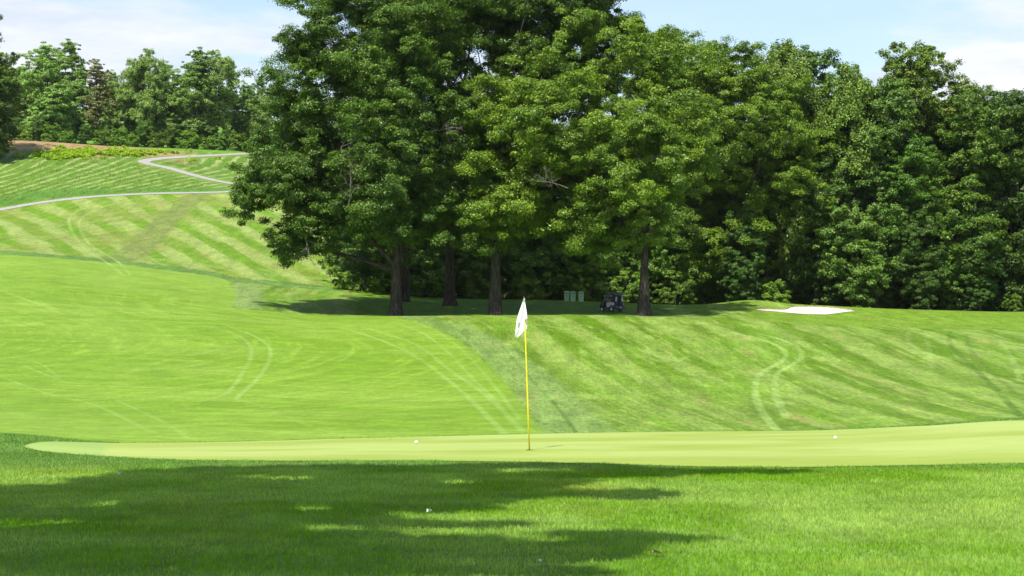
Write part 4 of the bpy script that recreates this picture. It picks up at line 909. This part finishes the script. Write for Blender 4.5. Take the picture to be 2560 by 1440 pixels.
for sx in (-1, 1):
    for wy in (-.52, .90):
        wh = empty('wheel', (sx * .50, wy, .23)); wh.parent = cart
        def tyre(bm):
            seg = 28; prof = [(-.09,.15),(-.10,.19),(-.085,.225),(-.05,.232),(.05,.232),(.085,.225),(.10,.19),(.09,.15)]
            rings = [[bm.verts.new((p[0], p[1] * math.cos(2 * math.pi * k / seg), p[1] * math.sin(2 * math.pi * k / seg))) for p in prof] for k in range(seg)]
            for k in range(seg):
                a, b = rings[k], rings[(k + 1) % seg]
                for i in range(len(prof)): bm.faces.new((a[i], a[(i + 1) % len(prof)], b[(i + 1) % len(prof)], b[i]))
            bmesh.ops.recalc_face_normals(bm, faces=bm.faces)
        P_('tyre', tyre, M_TYRE, wh, smooth=True)
        def rim(bm):
            r = bmesh.ops.create_cone(bm, cap_ends=True, segments=20, radius1=.148, radius2=.10, depth=.04)
            for v in bm.verts: v.co = Vector((sx * (.07 + v.co.z), v.co.x, v.co.y))
            bmesh.ops.recalc_face_normals(bm, faces=bm.faces)
        P_('rim', rim, M_RIM, wh)
# bags strapped on the rear
for s, colr, lb in ((-1, (.03,.035,.06), 'dark golf bag with a white towel on the left of the cart rear'), (1, (.02,.02,.03), 'dark golf bag with a white towel on the right of the cart rear')):
    rot = Matrix.Rotation(R(37), 4, 'Z'); loc = Vector(cart.location) + (rot @ Vector((s * .27, -.86, .565)))
    bag = empty('golf_bag', loc, R(37), lb, 'golf bag', 'golf bags on the cart')
    bm = bmesh.new(); add_tube(bm, [(0,0,0),(0,.005,.12),(0,.02,.4),(0,.045,.72),(0,.055,.86)], [.13,.145,.12,.115,.135], 14); bm_obj('body', bm, simple_mat('bag_fabric', colr, .7, noise=.2), bag, smooth=True)
    bm = bmesh.new(); add_box(bm, -.08, .08, -.20, -.12, .12, .42); bm_obj('pocket', bm, simple_mat('bag_pocket', (.05,.055,.08), .7), bag, bevel=.025)
    bm = bmesh.new(); V = [[bm.verts.new((s * .10 + .05 * i - .07 + .01 * math.sin(j), -.135 - .015 * math.sin(i * 2 + j), .84 - .07 * j)) for i in range(4)] for j in range(7)]
    for j in range(6):
        for i in range(3): bm.faces.new((V[j][i], V[j][i + 1], V[j + 1][i + 1], V[j + 1][i]))
    bmesh.ops.solidify(bm, geom=list(bm.faces), thickness=.01); bm_obj('towel', bm, M_CLOTH, bag)
    for k in range(5):
        a = k * 1.25; p0 = Vector((.05 * math.cos(a), .05 + .05 * math.sin(a), .86)); p1 = p0 + Vector((.03 * math.cos(a), .02, .16 + .05 * (k % 3)))
        bm = bmesh.new(); add_tube(bm, [p0, p1], .006, 6); add_tube(bm, [p1, p1 + Vector((.035, -.03, .03)), p1 + Vector((.06, -.05, .02))], [.012, .024, .014], 8); bm_obj('golf_club', bm, M_METAL, bag, smooth=True)

# person seated at the wheel (left seat)
M_SKIN = simple_mat('skin', (.42, .25, .17), .55, noise=.08); M_SHIRT = simple_mat('navy_shirt', (.02, .025, .09), .8, noise=.15); M_SHORTS = simple_mat('khaki_shorts', (.34, .30, .20), .85, noise=.1); M_HAIR = simple_mat('brown_hair', (.07, .045, .025), .7)
def skin_obj(name, verts, edges, rad, mat, parent, root=0, sub=1):
    bm = bmesh.new(); lay = bm.verts.layers.skin.verify(); vs_ = [bm.verts.new(v) for v in verts]
    for a, b in edges: bm.edges.new((vs_[a], vs_[b]))
    for i, v in enumerate(vs_): v[lay].radius = (rad[i], rad[i]) if not hasattr(rad[i], '__len__') else rad[i]; v[lay].use_root = (i == root)
    me = bpy.data.meshes.new(name); bm.to_mesh(me); bm.free(); me.materials.append(mat)
    o = bpy.data.objects.new(name, me); COL.objects.link(o); o.parent = parent
    m = o.modifiers.new('skin', 'SKIN'); m.use_smooth_shade = True; s = o.modifiers.new('sub', 'SUBSURF'); s.levels = sub; s.render_levels = sub
    return o
rot = Matrix.Rotation(R(37), 4, 'Z'); person = empty('person', Vector(cart.location) + (rot @ Vector((-.27, -.16, .86))), R(37), 'person in navy shirt and khaki shorts seated at the wheel of the golf cart', 'person')
V = [(0,0,.10),(0,-.03,.28),(0,-.02,.46),(0,0,.58),(0,.03,.68),(0,.05,.80),(0,.13,.735)]          # pelvis..head, nose
E = [(0,1),(1,2),(2,3),(3,4),(4,5),(5,6)]; Rr = [.14,.13,.15,.055,.085,.095,.018]
for s in (-1, 1):
    b = len(V); V += [(s*.10,.06,.08),(s*.13,.46,.10),(s*.14,.50,-.12),(s*.14,.52,-.40),(s*.14,.66,-.45)]; E += [(0,b),(b,b+1),(b+1,b+2),(b+2,b+3),(b+3,b+4)]; Rr += [.09,.065,.055,.04,.032]
    b = len(V); V += [(s*.19,0,.50),(s*.24,.10,.30),(s*.16,.40,.27),(s*.14,.48,.28)]; E += [(2,b),(b,b+1),(b+1,b+2),(b+2,b+3)]; Rr += [.06,.042,.028,.030]
    h = b + 3
    for k in range(4):
        q = len(V); x = s*.14 + (k-1.5)*.021; V += [(x,.54,.30),(x,.568,.285),(x,.555,.262)]; E += [(h,q),(q,q+1),(q+1,q+2)]; Rr += [.010,.009,.008]
    q = len(V); V += [(s*.14-s*.04,.50,.265),(s*.14-s*.05,.535,.26)]; E += [(h,q),(q,q+1)]; Rr += [.011,.009]
skin_obj('body', V, E, Rr, M_SKIN, person)
SV = [(0,0,.12),(0,-.03,.28),(0,-.02,.46),(0,0,.55),(-.20,0,.50),(-.245,.09,.33),(.20,0,.50),(.245,.09,.33)]
skin_obj('shirt', SV, [(0,1),(1,2),(2,3),(2,4),(4,5),(2,6),(6,7)], [.155,.145,.17,.08,.08,.062,.08,.062], M_SHIRT, person)
skin_obj('shorts', [(0,0,.09),(-.10,.08,.085),(-.13,.40,.10),(.10,.08,.085),(.13,.40,.10)], [(0,1),(1,2),(0,3),(3,4)], [.155,.11,.085,.11,.085], M_SHORTS, person)
bm = bmesh.new(); bmesh.ops.create_uvsphere(bm, u_segments=20, v_segments=12, radius=.108)
for v in bm.verts: v.co = Vector((v.co.x * .95, v.co.y * 1.05 + .03, max(v.co.z, -.02 if v.co.y > -.02 else -.07) + .80))
bm_obj('hair', bm, M_HAIR, person, smooth=True)
for s in (-1, 1):
    bm = bmesh.new(); bmesh.ops.create_uvsphere(bm, u_segments=8, v_segments=6, radius=.012)
    for v in bm.verts: v.co += Vector((s * .032, .135, .775))
    bm_obj('eye', bm, M_BLACK, person, smooth=True)

# ------------------------------------------------------------------ summer air
m, nt, b, Lk = mat_new('air'); nt.nodes.remove(b); pv = nt.nodes.new('ShaderNodeVolumePrincipled')
pv.inputs['Color'].default_value = (.86, .92, 1.0, 1); pv.inputs['Density'].default_value = 0.00003; pv.inputs['Anisotropy'].default_value = .25
Lk(pv.outputs[0], nt.nodes['Material Output'].inputs['Volume'])
bm = bmesh.new(); add_box(bm, -2700, 2700, -70, 1620, -8, 110)
tag(bm_obj('haze', bm, m), 'thin summer haze over the whole course', 'haze', kind='stuff')
